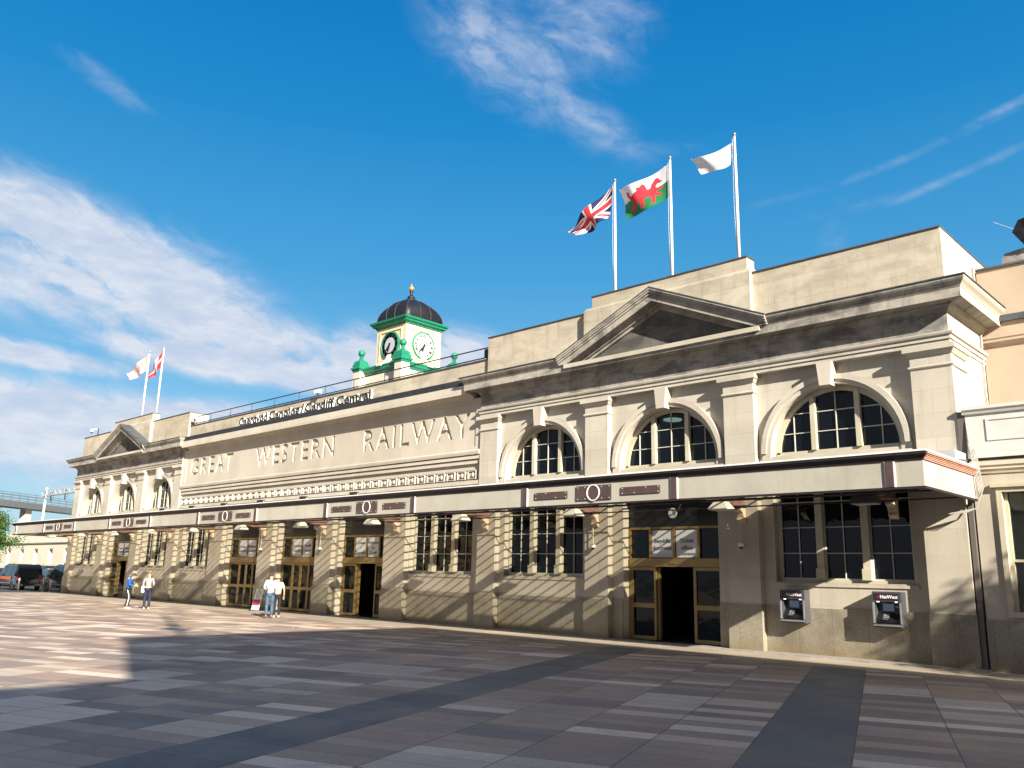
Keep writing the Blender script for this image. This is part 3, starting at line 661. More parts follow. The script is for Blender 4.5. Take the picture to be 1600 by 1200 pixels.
for z in (10.52, 10.92): rl.tube([(-12.9, .42, z), (12.9, .42, z)], .028)
for i in range(11): x = -10.72 + i * 2.38; x < 12.8 and rl.tube([(x, .42, 10.4), (x, .42, 10.92)], .018)
tag(rl.build('handrail', mat('black_rail', (.02, .02, .022), .5)), 'long black two bar handrail along the middle parapet of the station roof', 'handrail')

# ------------------------------------------------------------------ canopy (part of the station)
def canopy():
    L, Yf = 30.25, -3.62
    cn = MB(); cn.box(-L, L, Yf - .0, Yf + .06, 3.98, 4.54)
    cn.box(-L - .0, -L + .06, Yf + .06, -.01, 3.98, 4.54); cn.box(L - .06, L, Yf + .06, -.01, 3.98, 4.54)
    root = cn.build('canopy', FASC, st)
    tr = MB()
    def pth(o=0): return [(-L, -.02, -1, 0), (-L, Yf, -1, -1), (L, Yf, 1, -1), (L, -.02, 1, 0)]
    tr.sweep([(-.02, 4.541), (.02, 4.541), (.03, 4.58), (.07, 4.62), (.10, 4.66), (.10, 4.715), (-.02, 4.715)], pth()); 
    tr.sweep([(-.05, 3.93), (.03, 3.93), (.03, 3.979), (-.05, 3.979)], pth()); tr.build('canopy_cornice', MAROOND, root)
    sd_ = MB()
    for i in range(5):
        z = 4.545 + i * .032; sd_.box(L + .005 + i * .02, L + .035 + i * .02, Yf + .0, -.03, z, z + .03)
    sd_.build('end_trim', PINKT, root)
    wt = MB(); wt.sweep([(-.10, 4.716), (.115, 4.716), (.115, 4.755), (-.10, 4.765)], pth()); wt.build('gutter_edge', WHITE, root)
    ups = [2.67, 8.0, 13.33, 18.66, 24.02, 29.55]
    for x in sorted([-a for a in ups] + ups):
        q = MB(); q.box(x - .085, x + .085, Yf - .04, Yf - .002, 3.982, 4.538); q.build('upright', MAROON, root)
        q = MB(); q.box(x - .115, x - .086, Yf - .025, Yf - .002, 3.982, 4.538); q.box(x + .086, x + .115, Yf - .025, Yf - .002, 3.982, 4.538); q.build('upright_edge', WHITE, root)
    for c in (-21.33, -10.67, 0, 10.67, 21.33):
        q = MB(); q.box(c - .63, c + .63, Yf - .03, Yf - .002, 4.07, 4.485); q.box(c + .97, c + 2.25, Yf - .03, Yf - .002, 4.17, 4.375); q.box(c - 2.25, c - .97, Yf - .03, Yf - .002, 4.17, 4.375); q.build('decorative_panel', MAROON, root)
        q = MB(); n = 32
        for i in range(n):
            a0, a1 = 2 * pi * i / n, 2 * pi * (i + 1) / n
            q.prism([(c + .20 * cos(a0), 4.277 + .205 * sin(a0)), (c + .24 * cos(a0), 4.277 + .235 * sin(a0)), (c + .24 * cos(a1), 4.277 + .235 * sin(a1)), (c + .20 * cos(a1), 4.277 + .205 * sin(a1))], Yf - .045, Yf - .031)
        q.build('oval_ring', WHITE, root)
        q = MB()
        for bx, bz in [(c + s * k, z) for s in (-1, 1) for k in (.57, .30) for z in (4.11, 4.44)] + [(c + s * k, z) for s in (-1, 1) for k in (1.02, 2.2) for z in (4.205, 4.34)] + [(c + s * k, z) for s in (-1, 1) for k, z in ((1.42, 4.205), (1.8, 4.34))]:
            q.box(bx - .014, bx + .014, Yf - .038, Yf - .0305, bz - .014, bz + .014)
        q.build('stud', LTGREY, root)
    # sloping glazed roof, glazing bars, gutter upstand at the wall
    za, zb = 4.98, 4.62
    def zz(y): return za + (zb - za) * (y - .2) / (-3.45 - .2)
    gl = MB(); gl.prism([(.20, za), (-3.45, zb), (-3.45, zb - .008), (.20, za - .008)], -L + .1, 26.4, ax='x'); gl.build('roof_glass', ROOFGLASS, root)
    op = MB(); op.prism([(.20, za), (-3.45, zb), (-3.45, zb - .04), (.20, za - .04)], 26.42, L - .1, ax='x'); op.build('roof_deck', LEAD, root)
    bars = MB(); x = -L + .3
    while x < 26.4: bars.prism([(.20, za + .015), (-3.45, zb + .015), (-3.45, zb - .025), (.20, za - .025)], x - .018, x + .018, ax='x'); x += .60
    bars.box(-L + .1, L - .1, -3.555, -3.46, 4.35, 4.61); bars.build('glazing_bars', DARKM, root)
    gu = MB(); gu.box(-L + .1, L - .1, .02, .20, 4.80, 5.02); gu.box(-L + .1, L - .1, -3.555, -3.46, 4.611, 4.64); gu.build('lead_gutter', mat('dirty_lead', (.30, .29, .26), .8, var=.5, vscale=1.5), root)
    up = MB(); up.box(28.6, 30.12, -.9, -.03, 4.72, 5.1); up.build('tank_upstand', LTGREY, root)
    # steel beams and painted brackets at every pier
    xs = [28.3, 24.0, 18.6, 13.35, 8.05, 2.65, -2.65, -8.05, -13.35, -18.6, -24.0, -29.4]
    for x in xs:
        q = MB(); q.box(x - .06, x + .06, -3.5, -.02, 4.10, 4.30); q.box(x - .13, x + .13, -3.5, -.02, 4.301, 4.33); q.box(x - .13, x + .13, -3.5, -.02, 4.07, 4.099)
        q.box(x - .16, x + .16, -.9, -.02, 4.02, 4.069); q.build('steel_beam', mat('rusty_maroon_steel', (.20, .115, .09), .7, var=.35, vscale=5), root)
        q = MB(); q.prism([(-.02, 4.01), (-.30, 4.01), (-.33, 3.93), (-.20, 3.86), (-.15, 3.72), (-.18, 3.66), (-.08, 3.60), (-.02, 3.56)], x - .11, x + .11, ax='x'); q.build('bracket', mat('cream_bracket', (.55, .45, .33), .6, var=.2, vscale=5), root)
    cb = MB()
    for z, y in ((4.0, -.5), (3.93, -3.3), (4.02, -2.2)): cb.tube([(x_, y, z - .015 * (i % 2)) for i, x_ in enumerate([-30 + 2.5 * j for j in range(25)])], .02, 6)
    cb.build('cable', DARKM, root)
canopy()

exec_later = []
# ------------------------------------------------------------------ clock tower
def clock_tower():
    cx, cy, h = 0.0, 6.47, 1.28
    t = tag(empty('clock_tower', (cx, cy, 9.25)), 'cream and jade green clock tower with black ribbed dome rising behind the roof sign', 'clock tower')
    def P(name, mb, m, par=None, smooth=False):
        o = mb.build(name, m, par or t, smooth); 
        return o
    b = MB(); b.box(-h, h, -h, h, 3.6, 6.12); 
    # raised surround panels with a round hole are framed by strips
    body = P('tower_body', b, TCREAM)
    for ax in range(4):
        rz = ax * pi / 2; q = MB()
        for z0, z1, x0, x1 in ((4.17, 4.24, -.98, .98), (5.82, 5.89, -.98, .98)): q.box(x0, x1, -h - .05, -h, z0, z1)
        q.box(-.98, -.91, -h - .05, -h, 4.24, 5.82); q.box(.91, .98, -h - .05, -h, 4.24, 5.82)
        o = P('panel_moulding', q, TWHITE, body); o.rotation_euler = (0, 0, rz)
        front = ax in (0, 2)   # street faces have a black chapter ring
        ck = MB(); ck.lathe([(.80, 0), (.80, -.07), (.72, -.09), (.70, -.05)], (0, -h - .001, 5.02), 40, 0, 'y')
        c0 = P('clock', ck, GREEN); c0.rotation_euler = (0, 0, rz); c0['label'] = 'black ringed clock face' if front else 'white clock face'
        f = MB(); f.lathe([(.705, -.055), (.705, -.06)], (0, -h, 5.02), 40, 0, 'y')
        o = P('clock_face', f, CLOCKB if front else CLOCKW, c0)
        if front: f = MB(); f.lathe([(.44, -.061), (.44, -.066)], (0, -h, 5.02), 40, 0, 'y'); P('clock_centre', f, mat('clock_pale', (.42, .45, .52), .4), c0)
        nm = MB()
        for i, s_ in enumerate(['XII', 'I', 'II', 'III', 'IIII', 'V', 'VI', 'VII', 'VIII', 'IX', 'X', 'XI']):
            a = i * pi / 6; vs, fs = text_mesh(s_, .25, .006, align='CENTER', bold=.012)
            sx = .74 if len(s_) > 2 else .95
            out = []
            for v in vs:
                x, z = v[0] * sx, v[2] + .485 ; out.append((x * cos(a) + z * sin(a), -h - .068, -x * sin(a) + z * cos(a) + 5.02))
            nm.add(out, fs)
        P('numerals', nm, CLOCKW if front else CLOCKB, c0)
        hd = MB()
        for a, l, w in ((radians(222), .60, .035), (radians(198.5), .40, .05)):
            q_ = [(-w * 1.4, -.12), (w * 1.4, -.12), (w * 1.3, l * .75), (0, l), (-w * 1.3, l * .75)]
            hd.prism([(x * cos(a) + z * sin(a), -x * sin(a) + z * cos(a) + 5.02) for x, z in q_], -h - .10 - (.02 if l > .5 else 0), -h - .09 - (.02 if l > .5 else 0))
        P('clock_hands', hd, CLOCKB, c0)
    sq = lambda o: [(-h, -h, -1, -1), (h, -h, 1, -1), (h, h, 1, 1), (-h, h, -1, 1), (-h, -h, -1, -1)]
    c = MB(); c.sweep([(-.2, 6.10), (.06, 6.10), (.08, 6.17), (.20, 6.22), (.22, 6.30), (.31, 6.36), (.34, 6.46), (-.2, 6.50)], sq(0), close_ends=False); P('cornice', c, GREEN)
    # cloister-vault dome with ribs
    prof = [(1.34, 0), (1.37, .15), (1.37, .38), (1.32, .62), (1.20, .86), (.98, 1.10), (.68, 1.29), (.38, 1.41), (.16, 1.47)]
    Z0 = 6.48; dm = MB(); n = 12; vs = []; fs = []
    def ring(r, z):
        out = []
        rnd = min(1.0, max(0.0, (z - .2) / 1.3)) * .75 + .18
        for k in range(4 * n):
            a = 2 * pi * (k + .5 * 0) / (4 * n) - 3 * pi / 4
            c_, s_ = cos(a), sin(a); sqr = r / max(abs(c_), abs(s_)); rr = sqr * (1 - rnd) + r * 1.08 * rnd; out.append((rr * c_, rr * s_, Z0 + z))
        return out
    for r, z in prof: vs += ring(r, z)
    for j in range(len(prof) - 1):
        for i in range(4 * n): k = (i + 1) % (4 * n); fs.append((j * 4 * n + i, j * 4 * n + k, (j + 1) * 4 * n + k, (j + 1) * 4 * n + i))
    fs.append(tuple((len(prof) - 1) * 4 * n + i for i in range(4 * n))); dm.add(vs, fs); do = P('dome', dm, DOME, None, True)
    rb = MB()
    for k in range(0, 4 * n, 4):
        rb.tube([Vector(ring(r + .012, z)[k]) for r, z in prof], .016, 6)
    P('dome_rib', rb, RIB, do)
    fn = MB(); fn.lathe([(.34, 7.90), (.36, 7.96), (.26, 8.02), (.20, 8.10), (.22, 8.16), (.10, 8.24), (.07, 8.42), (.13, 8.50), (.05, 8.55)], n=20); P('finial', fn, DOME, None, True)
    gb = MB(); gb.sphere((0, 0, 8.68), .165); gb.lathe([(.03, 8.82), (.035, 8.90), (.008, 9.0)], n=10); P('gilded_ball', gb, GOLDLEAF, None, True)
    # base, green string course, corner pedestals with balls, white scroll ramps
    bs = MB(); bs.box(-1.75, 1.75, -1.75, 1.75, -.2, 3.45); P('tower_base', bs, TWHITE)
    sc = MB(); k = 1.75; sc.sweep([(-.5, 3.40), (.03, 3.40), (.06, 3.50), (.14, 3.56), (.16, 3.66), (.20, 3.72), (.18, 3.80), (-.5, 3.86)], [(-k, -k, -1, -1), (k, -k, 1, -1), (k, k, 1, 1), (-k, k, -1, 1), (-k, -k, -1, -1)], close_ends=False); P('string_course', sc, GREEN)
    for sx in (-1, 1):
        for sy in (-1, 1):
            x, y = 1.85 * sx, 1.85 * sy
            p_ = MB(); p_.box(x - .29, x + .29, y - .29, y + .29, -.2, 3.62); pe = P('pedestal', p_, TWHITE)
            g_ = MB(); o4 = [(x - .29, y - .29, -1, -1), (x + .29, y - .29, 1, -1), (x + .29, y + .29, 1, 1), (x - .29, y + .29, -1, 1), (x - .29, y - .29, -1, -1)]
            g_.sweep([(-.25, 3.62), (.03, 3.62), (.05, 3.72), (.11, 3.76), (.11, 3.86), (.04, 3.90), (.05, 4.04), (.0, 4.08), (.0, 4.18), (-.10, 4.30), (-.25, 4.36)], o4, close_ends=False); g_.box(x - .1, x + .1, y - .1, y + .1, 4.30, 4.40)
            g_.sphere((x, y, 4.74), .20); g_.lathe([(.14, 4.33), (.09, 4.42), (.12, 4.55)], (x, y, 0), 16); P('pedestal_cap', g_, GREEN, pe)
    for sx in (-1, 1):
        r_ = MB(); pts = [(1.28, 3.7), (1.28, 4.9)] + [(1.28 + 1.0 * sin(a), 4.9 - 1.0 * (1 - cos(a)) - .1 * sin(a)) for a in (.3, .6, .9, 1.2, 1.5)] + [(2.3, 3.7)]
        pts = [(1.281, 3.7), (1.281, 4.85), (1.34, 4.50), (1.45, 4.22), (1.62, 4.02), (1.85, 3.90), (2.05, 3.87), (2.05, 3.7)]
        r_.prism([(p[0] * sx, p[1]) for p in pts], -.18, .18); P('scroll_ramp', r_, TWHITE)
        r_ = MB(); r_.prism([(p[0] * sx, p[1]) for p in pts], -.18, .18, ax='x'); P('scroll_ramp', r_, TWHITE)
clock_tower()

# ------------------------------------------------------------------ roof sign
s_ = tag(empty('station_sign', (0, -.15, 9.55)), 'bilingual sign of raised black letters Caerdydd Canolog / Cardiff Central standing on the roof edge', 'sign')
def letters(txt, x0, x1, name):
    vs, fs = text_mesh(txt, .60, .12, x1 - x0, bold=.017)
    mb = MB()
    mb.add([(x0 + v[0], v[1], v[2] + .06) for v in vs], fs)
    o = mb.build(name, [mat('sign_white_side', (.70, .70, .68), .5), mat('sign_black_face', (.015, .015, .017), .4)], s_)
    for p in o.data.polygons: p.material_index = 1 if p.normal.y < -.7 or p.normal.y > .7 else 0
for w_, xa, xb in (('Caerdydd', -6.15, -3.22), ('Canolog', -3.0, -.12), ('/', -.02, .28), ('Cardiff', .36, 2.86), ('Central', 3.06, 5.74)): letters(w_, xa, xb, 'sign_letters')
b = MB(); b.box(-6.15, 5.75, .10, .13, .05, .09); b.box(-6.15, 5.75, .10, .13, .38, .42)
for i in range(13): x = -6.0 + i * .97; b.box(x - .015, x + .015, .125, .45, .05, .09); b.box(x - .015, x + .015, .13, .16, -.2, .42)
b.build('sign_rail', DARKM, s_)

# ------------------------------------------------------------------ flagpoles and flags
def flagpole(x, z0, z1, label, grp, y=.6, stub=None):
    t = tag(empty('flagpole', (x, y, z0)), label, 'flagpole', grp); h = z1 - z0
    p = MB(); p.tube([(0, 0, 0), (0, 0, h * .55), (0, 0, h)], [.055, .047, .032], 12); p.build('pole', POLE, t, True)
    f = MB(); f.sphere((0, 0, h + .05), .062, n=12); f.lathe([(.05, h - .03), (.05, h)], n=12); f.build('finial', mat('finial_silver', (.35, .34, .33), .3, metal=.7), t, True)
    r = MB(); r.tube([(-.07, -.02, h - .1), (-.09, -.03, h * .5), (-.06, -.02, .4)], .006, 5); r.box(-.05, -.02, -.03, .0, .9, 1.1); r.build('halyard', LTGREY, t)
    return t
g1 = 'flagpoles on the right wing'; g2 = 'flagpoles on the left wing'
flagpole(18.96, 11.7, 16.25, 'white flagpole flying the Union flag on the right wing', g1)
flagpole(21.37, 11.7, 16.33, 'white flagpole flying the red dragon flag of Wales', g1)
flagpole(23.88, 11.7, 16.30, 'white flagpole with the plain white flag, nearest the station end', g1)
flagpole(-21.1, 11.7, 16.45, 'white flagpole with the faded pink flag on the far left wing', g2)
flagpole(-18.82, 11.7, 16.44, 'white flagpole with the red flag on the far left wing', g2)

def pip(x, y, poly):
    c = False; n = len(poly); j = n - 1
    for i in range(n):
        if (poly[i][1] > y) != (poly[j][1] > y) and x < (poly[j][0] - poly[i][0]) * (y - poly[i][1]) / (poly[j][1] - poly[i][1]) + poly[i][0]: c = not c
        j = i
    return c
def flag(name, x, y, c00, c01, c10, c11, fn, mats, label, nu=120, nv=72, wave=.12, nw=1.6, sag=.1, ph=0.0, droop=0.0, grp=None):
    """corners: hoist top, hoist bottom, fly top, fly bottom as (X, Z); u from hoist to fly"""
    mb = MB(); vs = []
    for i in range(nu + 1):
        u = i / nu
        for j in range(nv + 1):
            v = j / nv
            X = (1 - u) * ((1 - v) * c00[0] + v * c01[0]) + u * ((1 - v) * c10[0] + v * c11[0])
            Z = (1 - u) * ((1 - v) * c00[1] + v * c01[1]) + u * ((1 - v) * c10[1] + v * c11[1])
            Z += -sag * sin(pi * u) * (1 - .4 * v) + .03 * sin(7 * u + 2 * v + ph)
            X += .03 * sin(6 * v + 5 * u + ph) * u
            Y = y + wave * u ** .7 * sin(2 * pi * nw * u + ph + 1.6 * v) + .3 * wave * sin(9 * u - 4 * v) * u + droop * u
            vs.append((X - x, Y - y, Z - c00[1]))
    mb.v = vs
    for i in range(nu):
        for j in range(nv):
            a = i * (nv + 1) + j; mb.f.append((a, a + 1, a + nv + 2, a + nv + 1)); mb.mi.append(fn((i + .5) / nu, (j + .5) / nv))
    o = mb.build(name, mats, None, True, loc=(x, y, c00[1]), fix=False)
    sm = o.modifiers.new('s', 'SOLIDIFY'); sm.thickness = .004
    tag(o, label, 'flag', grp)
def uj(u, v):
    x = (u - .5) * 2; y = (v - .5)
    if abs(y) < .1 or abs(x) < .1: return 0
    if abs(y) < .167 or abs(x) < .167: return 1
    d = abs(y) - abs(x) / 2; s2 = y * x
    dist = d * .894
    if abs(dist) < .034: 
        return 0
    if abs(dist) < .105: return 1
    return 2
flag('flag', 18.9, .6, (18.88, 16.12), (18.74, 14.94), (16.55, 14.95), (17.35, 14.50), uj, [RED, FWHITE, FBLUE], 'Union flag in red, white and navy drooping from the pole farthest from the station end', wave=.22, nw=1.3, sag=-.02, grp='flags on the right wing', ph=.6)
DRAG = [[(.10, .35), (.17, .28), (.20, .18), (.26, .14), (.30, .20), (.34, .25), (.36, .36), (.42, .38), (.45, .22), (.50, .12), (.56, .20), (.62, .18), (.62, .30), (.70, .34), (.76, .42), (.80, .36), (.82, .22), (.88, .18), (.90, .30), (.86, .45), (.80, .56), (.74, .60), (.80, .68), (.84, .80), (.92, .84), (.86, .90), (.76, .86), (.70, .74), (.62, .66), (.60, .78), (.64, .88), (.52, .90), (.50, .80), (.52, .66), (.42, .62), (.36, .66), (.34, .80), (.38, .90), (.26, .90), (.26, .82), (.28, .66), (.24, .58), (.14, .60), (.08, .56), (.10, .50), (.22, .48), (.26, .40), (.22, .34), (.16, .38)],
        [(.12, .70), (.20, .66), (.26, .60), (.30, .64), (.22, .74), (.14, .78)]]
def wales(u, v):
    uu = 1 - (1 - u) ; w = (u * 1.12 - .06); vv = v * 1.04 - .02
    if any(pip(w, vv, p) for p in DRAG): return 0
    return 1 if v < .5 else 2
flag('flag', 21.32, .6, (21.32, 16.16), (21.32, 14.90), (19.10, 15.90), (19.42, 14.62), wales, [RED, FWHITE, FGREEN], 'white and green flag with a red dragon, the middle flag of three', nu=150, nv=90, wave=.16, nw=1.1, sag=.12, grp='flags on the right wing')
flag('flag', 23.83, .6, (23.80, 16.06), (23.70, 15.30), (22.16, 16.04), (22.60, 15.36), lambda u, v: 1 if (.3 < u < .75 and .35 < v < .65 and (int(u * 40) * 7 + int(v * 20) * 3) % 5 < 2) else 0, [FWHITE, mat('flag_faint', (.70, .70, .74), .8)], 'plain white flag flying from the pole nearest the station end', wave=.08, nw=1.0, sag=.10, grp='flags on the right wing', ph=1)
flag('flag', -21.15, .6, (-21.2, 16.34), (-21.4, 15.15), (-24.6, 15.40), (-23.6, 14.75), lambda u, v: 1 if (.11 < (u - .5) ** 2 * 2.2 + (v - .5) ** 2 < .15) or (abs(u - .5) < .12 and abs(v - .5) < .2) else 0, [FPINK, FPINK2], 'faded pink flag flying from the far left wing', nu=60, nv=40, sag=-.1, grp='flags on the left wing')
flag('flag', -18.85, .6, (-18.9, 16.30), (-19.05, 15.07), (-20.95, 14.83), (-20.45, 14.40), lambda u, v: 1 if (abs(v - .45) < .1 or abs(u - .4) < .08) else 0, [RED, FWHITE], 'red flag with a white cross hanging from the far left wing', nu=60, nv=40, sag=-.05, grp='flags on the left wing')

# ------------------------------------------------------------------ things on the canopy and wall
def lamp_proto():
    t = empty('pendant_lamp'); a = MB()
    def fr(x, y, z): return [(-x, -y, z), (x, -y, z), (x, y, z), (-x, y, z)]
    R4 = [fr(.27, .20, 0), fr(.29, .22, .015), fr(.29, .22, .045), fr(.17, .13, .22), fr(.16, .12, .235)]
    for r in R4: a.v += r
    for j in range(4):
        for i in range(4): k = (i + 1) % 4; a.f.append((j * 4 + i, j * 4 + k, j * 4 + 4 + k, j * 4 + 4 + i)); a.mi.append(0)
    a.f.append((16, 17, 18, 19)); a.mi.append(0); a.f.append((3, 2, 1, 0)); a.mi.append(0)
    a.build('lamp_shade', mat('lamp_cream', (.72, .71, .64), .5, var=.08), t)
    l = MB(); l.box(-.22, .22, -.16, .16, -.012, -.001); l.build('diffuser', mat('lamp_glass', (.55, .55, .50), .3), t)
    s = MB(); s.tube([(0, 0, .235), (0, 0, .42)], .02); s.box(-.08, .08, -.05, .05, .235, .27); s.build('lamp_stem', DARKM, t)
    return t
lxs = [24.34, 19.05, 13.82, 8.60, 3.40, -1.80, -7.0, -12.1, -17.3, -22.6, -28.0]
wh = ['just left of the cash machine window', 'left of the ticket office door', 'left of the window beside the ticket office', 'right of the nearest middle doorway',
      'over the nearest middle doorway', 'over the middle doorway of the station', 'above the farthest of the three middle doorways', 'in front of the farthest middle window', 'in front of the left wing window', 'above the left wing doorway', 'under the far left end of the canopy']
L0 = lamp_proto()
for i, x in enumerate(lxs):
    o = L0 if i == 0 else copy_tree(L0); o.location = (x, -1.8, 3.80)
    tag(o, 'cream lamp under the canopy, ' + wh[i], 'lamp', 'pendant lamps under the canopy')
# dark lamp near the right end
t = tag(empty('pendant_lamp', (28.35, -2.0, 3.80)), 'dark unlit lamp hanging in front of the cash machine window', 'lamp')
a = MB(); a.prism([(-.30, 0), (.30, 0), (.22, .28), (-.22, .28)], -.2, .2); a.tube([(0, 0, .28), (0, 0, .45)], .02); a.build('lamp_shade', mat('dark_lamp', (.05, .05, .05), .5), t); a = MB(); a.box(-.28, .28, -.19, .19, -.02, -.001); a.build('diffuser', mat('lamp_glass', (.55, .55, .50), .3), t)
# dome cameras on conduits
def cam_proto():
    t = empty('dome_camera'); a = MB(); a.tube([(0, 0, 1.1), (0, 0, .10)], .018); a.tube([(0, 0, 1.1), (0, .12, 1.12)], .018); a.build('conduit', mat('conduit_cream', (.58, .52, .38), .5), t)
    a = MB(); a.lathe([(.075, .10), (.085, .08), (.085, .0), (.07, -.01)], n=16); a.build('camera_housing', WHITE, t, True)
    a = MB(); a.sphere((0, 0, -.012), .062, n=14); a.build('camera_dome', mat('smoked_dome', (.01, .01, .012), .1), t, True); return t
D0 = cam_proto()
for i, (x, w_) in enumerate(((23.98, 'right of the ticket office door'), (18.55, 'left of the ticket office door'), (2.55, 'left of the nearest middle doorway'), (-2.72, 'left of the middle doorway'))):
    o = D0 if i == 0 else copy_tree(D0); o.location = (x, -.14, 2.90); tag(o, 'small white dome camera on a conduit ' + w_, 'camera', 'dome cameras on the piers')
# round loudspeakers
def horn(x, y, z, lab):
    t = tag(empty('loudspeaker', (x, y, z)), lab, 'loudspeaker', 'round loudspeakers'); a = MB(); a.lathe([(.06, .16), (.07, .08), (.15, .0), (.165, -.02), (.15, -.03), (.05, .03)], (0, 0, 0), 24, ax='y'); a.build('horn', mat('speaker_grey', (.45, .46, .46), .4), t, True)
    a = MB(); a.tube([(0, .12, 0), (.1, .2, .15), (.1, .3, .3)], .02); a.build('speaker_arm', DARKM, t)
horn(21.5, .15, 3.95, 'round grey loudspeaker above the ticket office door'); horn(2.35, -.3, 3.95, 'round white loudspeaker left of the nearest middle doorway')
# floodlights on the canopy roof below the carved name
def flood():
    t = empty('floodlight'); a = MB(); a.box(-.20, .20, -.10, .06, .06, .26); a.build('lamp_body', DARKM, t)
    a = MB(); a.box(-.17, .17, .061, .075, .09, .24); a.build('lamp_glass', mat('flood_glass', (.5, .55, .6), .1), t)
    a = MB(); a.tube([(-.24, 0, -.03), (-.24, 0, .2), (-.2, 0, .2)], .015); a.tube([(.24, 0, -.03), (.24, 0, .2), (.2, 0, .2)], .015); a.box(-.3, .3, -.05, .05, -.06, -.03); a.build('lamp_yoke', LTGREY, t); return t
F0 = flood()
for i, x in enumerate((-8.6, -5.2, -1.9, 1.5, 5.0, 8.6)):
    o = F0 if i == 0 else copy_tree(F0); o.location = (x, -2.75, 4.75)
    tag(o, 'black floodlight', 'floodlight', 'floodlights on the canopy roof')
    o['label'] = 'black floodlight on the canopy roof below the carved name, %s from the left' % ('first second third fourth fifth sixth'.split()[i])

# ------------------------------------------------------------------ cash machines
def atm(x0, x1, z0, z1, lab):
    w, h = x1 - x0, z1 - z0; t = tag(empty('cash_machine', ((x0 + x1) / 2, .19, z0)), lab, 'cash machine', 'cash machines')
    BODY = mat('atm_grey', (.075, .078, .085), .4, metal=.2); SIL = mat('atm_silver', (.34, .345, .35), .35, metal=.5)
    a = MB(); y = -.32; fw = .055
    a.box(-w / 2, w / 2, y, 0, h - .24, h); a.box(-w / 2, -w / 2 + fw, y, 0, .09, h - .24); a.box(w / 2 - fw, w / 2, y, 0, .09, h - .24); a.box(-w / 2, w / 2, y - .02, 0, 0, .09); a.build('housing', BODY, t)
    a = MB(); a.box(-w / 2 + .06, w / 2 - .06, y - .012, y - .001, h - .205, h - .045, 0); a.prism([(-.20, h - .13), (-.165, h - .16), (-.165, h - .10)], y - .018, y - .0125, m=2)
    a.prism([(-.235, h - .15), (-.205, h - .16), (-.215, h - .095)], y - .018, y - .0125, m=2)
    put_text(a, 'NatWest', .115, .006, (.06, y - .018, h - .165), m=1, bold=.002)
    a.build('brand_panel', [mat('atm_sign_dark', (.035, .012, .028), .35), mat('atm_sign_white', (.80, .80, .80), .5), mat('atm_sign_red', (.30, .02, .06), .5)], t)
    a = MB(); a.box(-w / 2 + fw, w / 2 - fw, -.12, -.01, .09, h - .24); a.prism([(-.12, .36), (y + .03, .20), (y + .03, .12), (-.12, .12)], -w / 2 + fw + .001, w / 2 - fw - .001, ax='x'); a.build('recess', mat('atm_black', (.012, .012, .014), .3), t)
    a = MB(); a.box(-.17, .10, -.135, -.121, .40, .58); a.build('screen', mat('atm_screen', (.02, .03, .06), .08, emit=(.05, .08, .12), es=.3), t)
    a = MB()
    for i in range(4):
        for j in range(3): zz = .31 - .035 * i; yy = -.165 - .045 * i; a.box(-.13 + .045 * j, -.098 + .045 * j, yy - .03, yy - .01, zz - .01, zz + .012)
    a.prism([(-.145, .325), (-.165, .335), (y + .04, .205), (y + .04, .19)], -.15, .0, ax='x'); a.build('keypad', SIL, t)
    a = MB(); a.box(-w / 2 + .012, -w / 2 + .045, y - .05, y - .001, .10, h - .27); a.box(w / 2 - .045, w / 2 - .012, y - .03, y - .001, .10, h - .27); a.box(-w / 2 + .01, w / 2 - .01, y - .05, y - .021, .035, .07); a.box(.14, .24, -.14, -.121, .50, .52); a.box(.14, .24, -.14, -.121, .33, .345)
    a.build('edge_trim', SIL, t)
    a = MB(); a.box(-.25, -.20, y - .004, y + .05, h - .262, h - .241); a.box(.20, .25, y - .004, y + .05, h - .262, h - .241); a.build('task_light', mat('atm_led', (.8, .8, .8), .5, emit=(1, 1, 1), es=.8), t)
atm(25.10, 25.81, .85, 1.72, 'grey cash machine in the wall nearer the ticket office door'); atm(27.62, 28.34, .86, 1.74, 'grey cash machine in the wall nearer the station corner')

# ------------------------------------------------------------------ downpipe and loose cables at the corner
a = MB(); a.box(30.02, 30.13, .04, .16, .02, 3.9); a.box(29.99, 30.2, -.03, .2, 4.95, 6.15); tag(a.build('downpipe', mat('pipe_dark', (.13, .115, .10), .6)), 'dark downpipe in the gap between the station corner and the link building', 'pipe')
t = tag(empty('loose_cable', (30.2, 0, 5.9)), 'bundle of loose grey cables hanging at the canopy end', 'cable')
CAB = mat('cable_grey', (.38, .37, .34), .6)
for k in range(5):
    a = MB(); a.tube([(-.02 + .02 * k, -.04 - .01 * k, -.2 * k), (.03 + .03 * k, -.10, -.7), (.10 + .03 * k, -.16, -1.3), (.16 + .02 * k, -.12, -1.9 + .05 * k), (.08, -.2, -2.15), (-.2 - .1 * k, -.3, -2.28)], .012, 6); a.build('strand', CAB, t)
a = MB(); a.tube([(29.99, 2.8, 10.8), (30.02, 2.78, 9), (30.02, 2.7, 7), (30.03, 2.8, 6.3)], .03, 6); tag(a.build('wall_cable', CAB), 'thin cable running down the tall side wall of the station corner', 'cable')

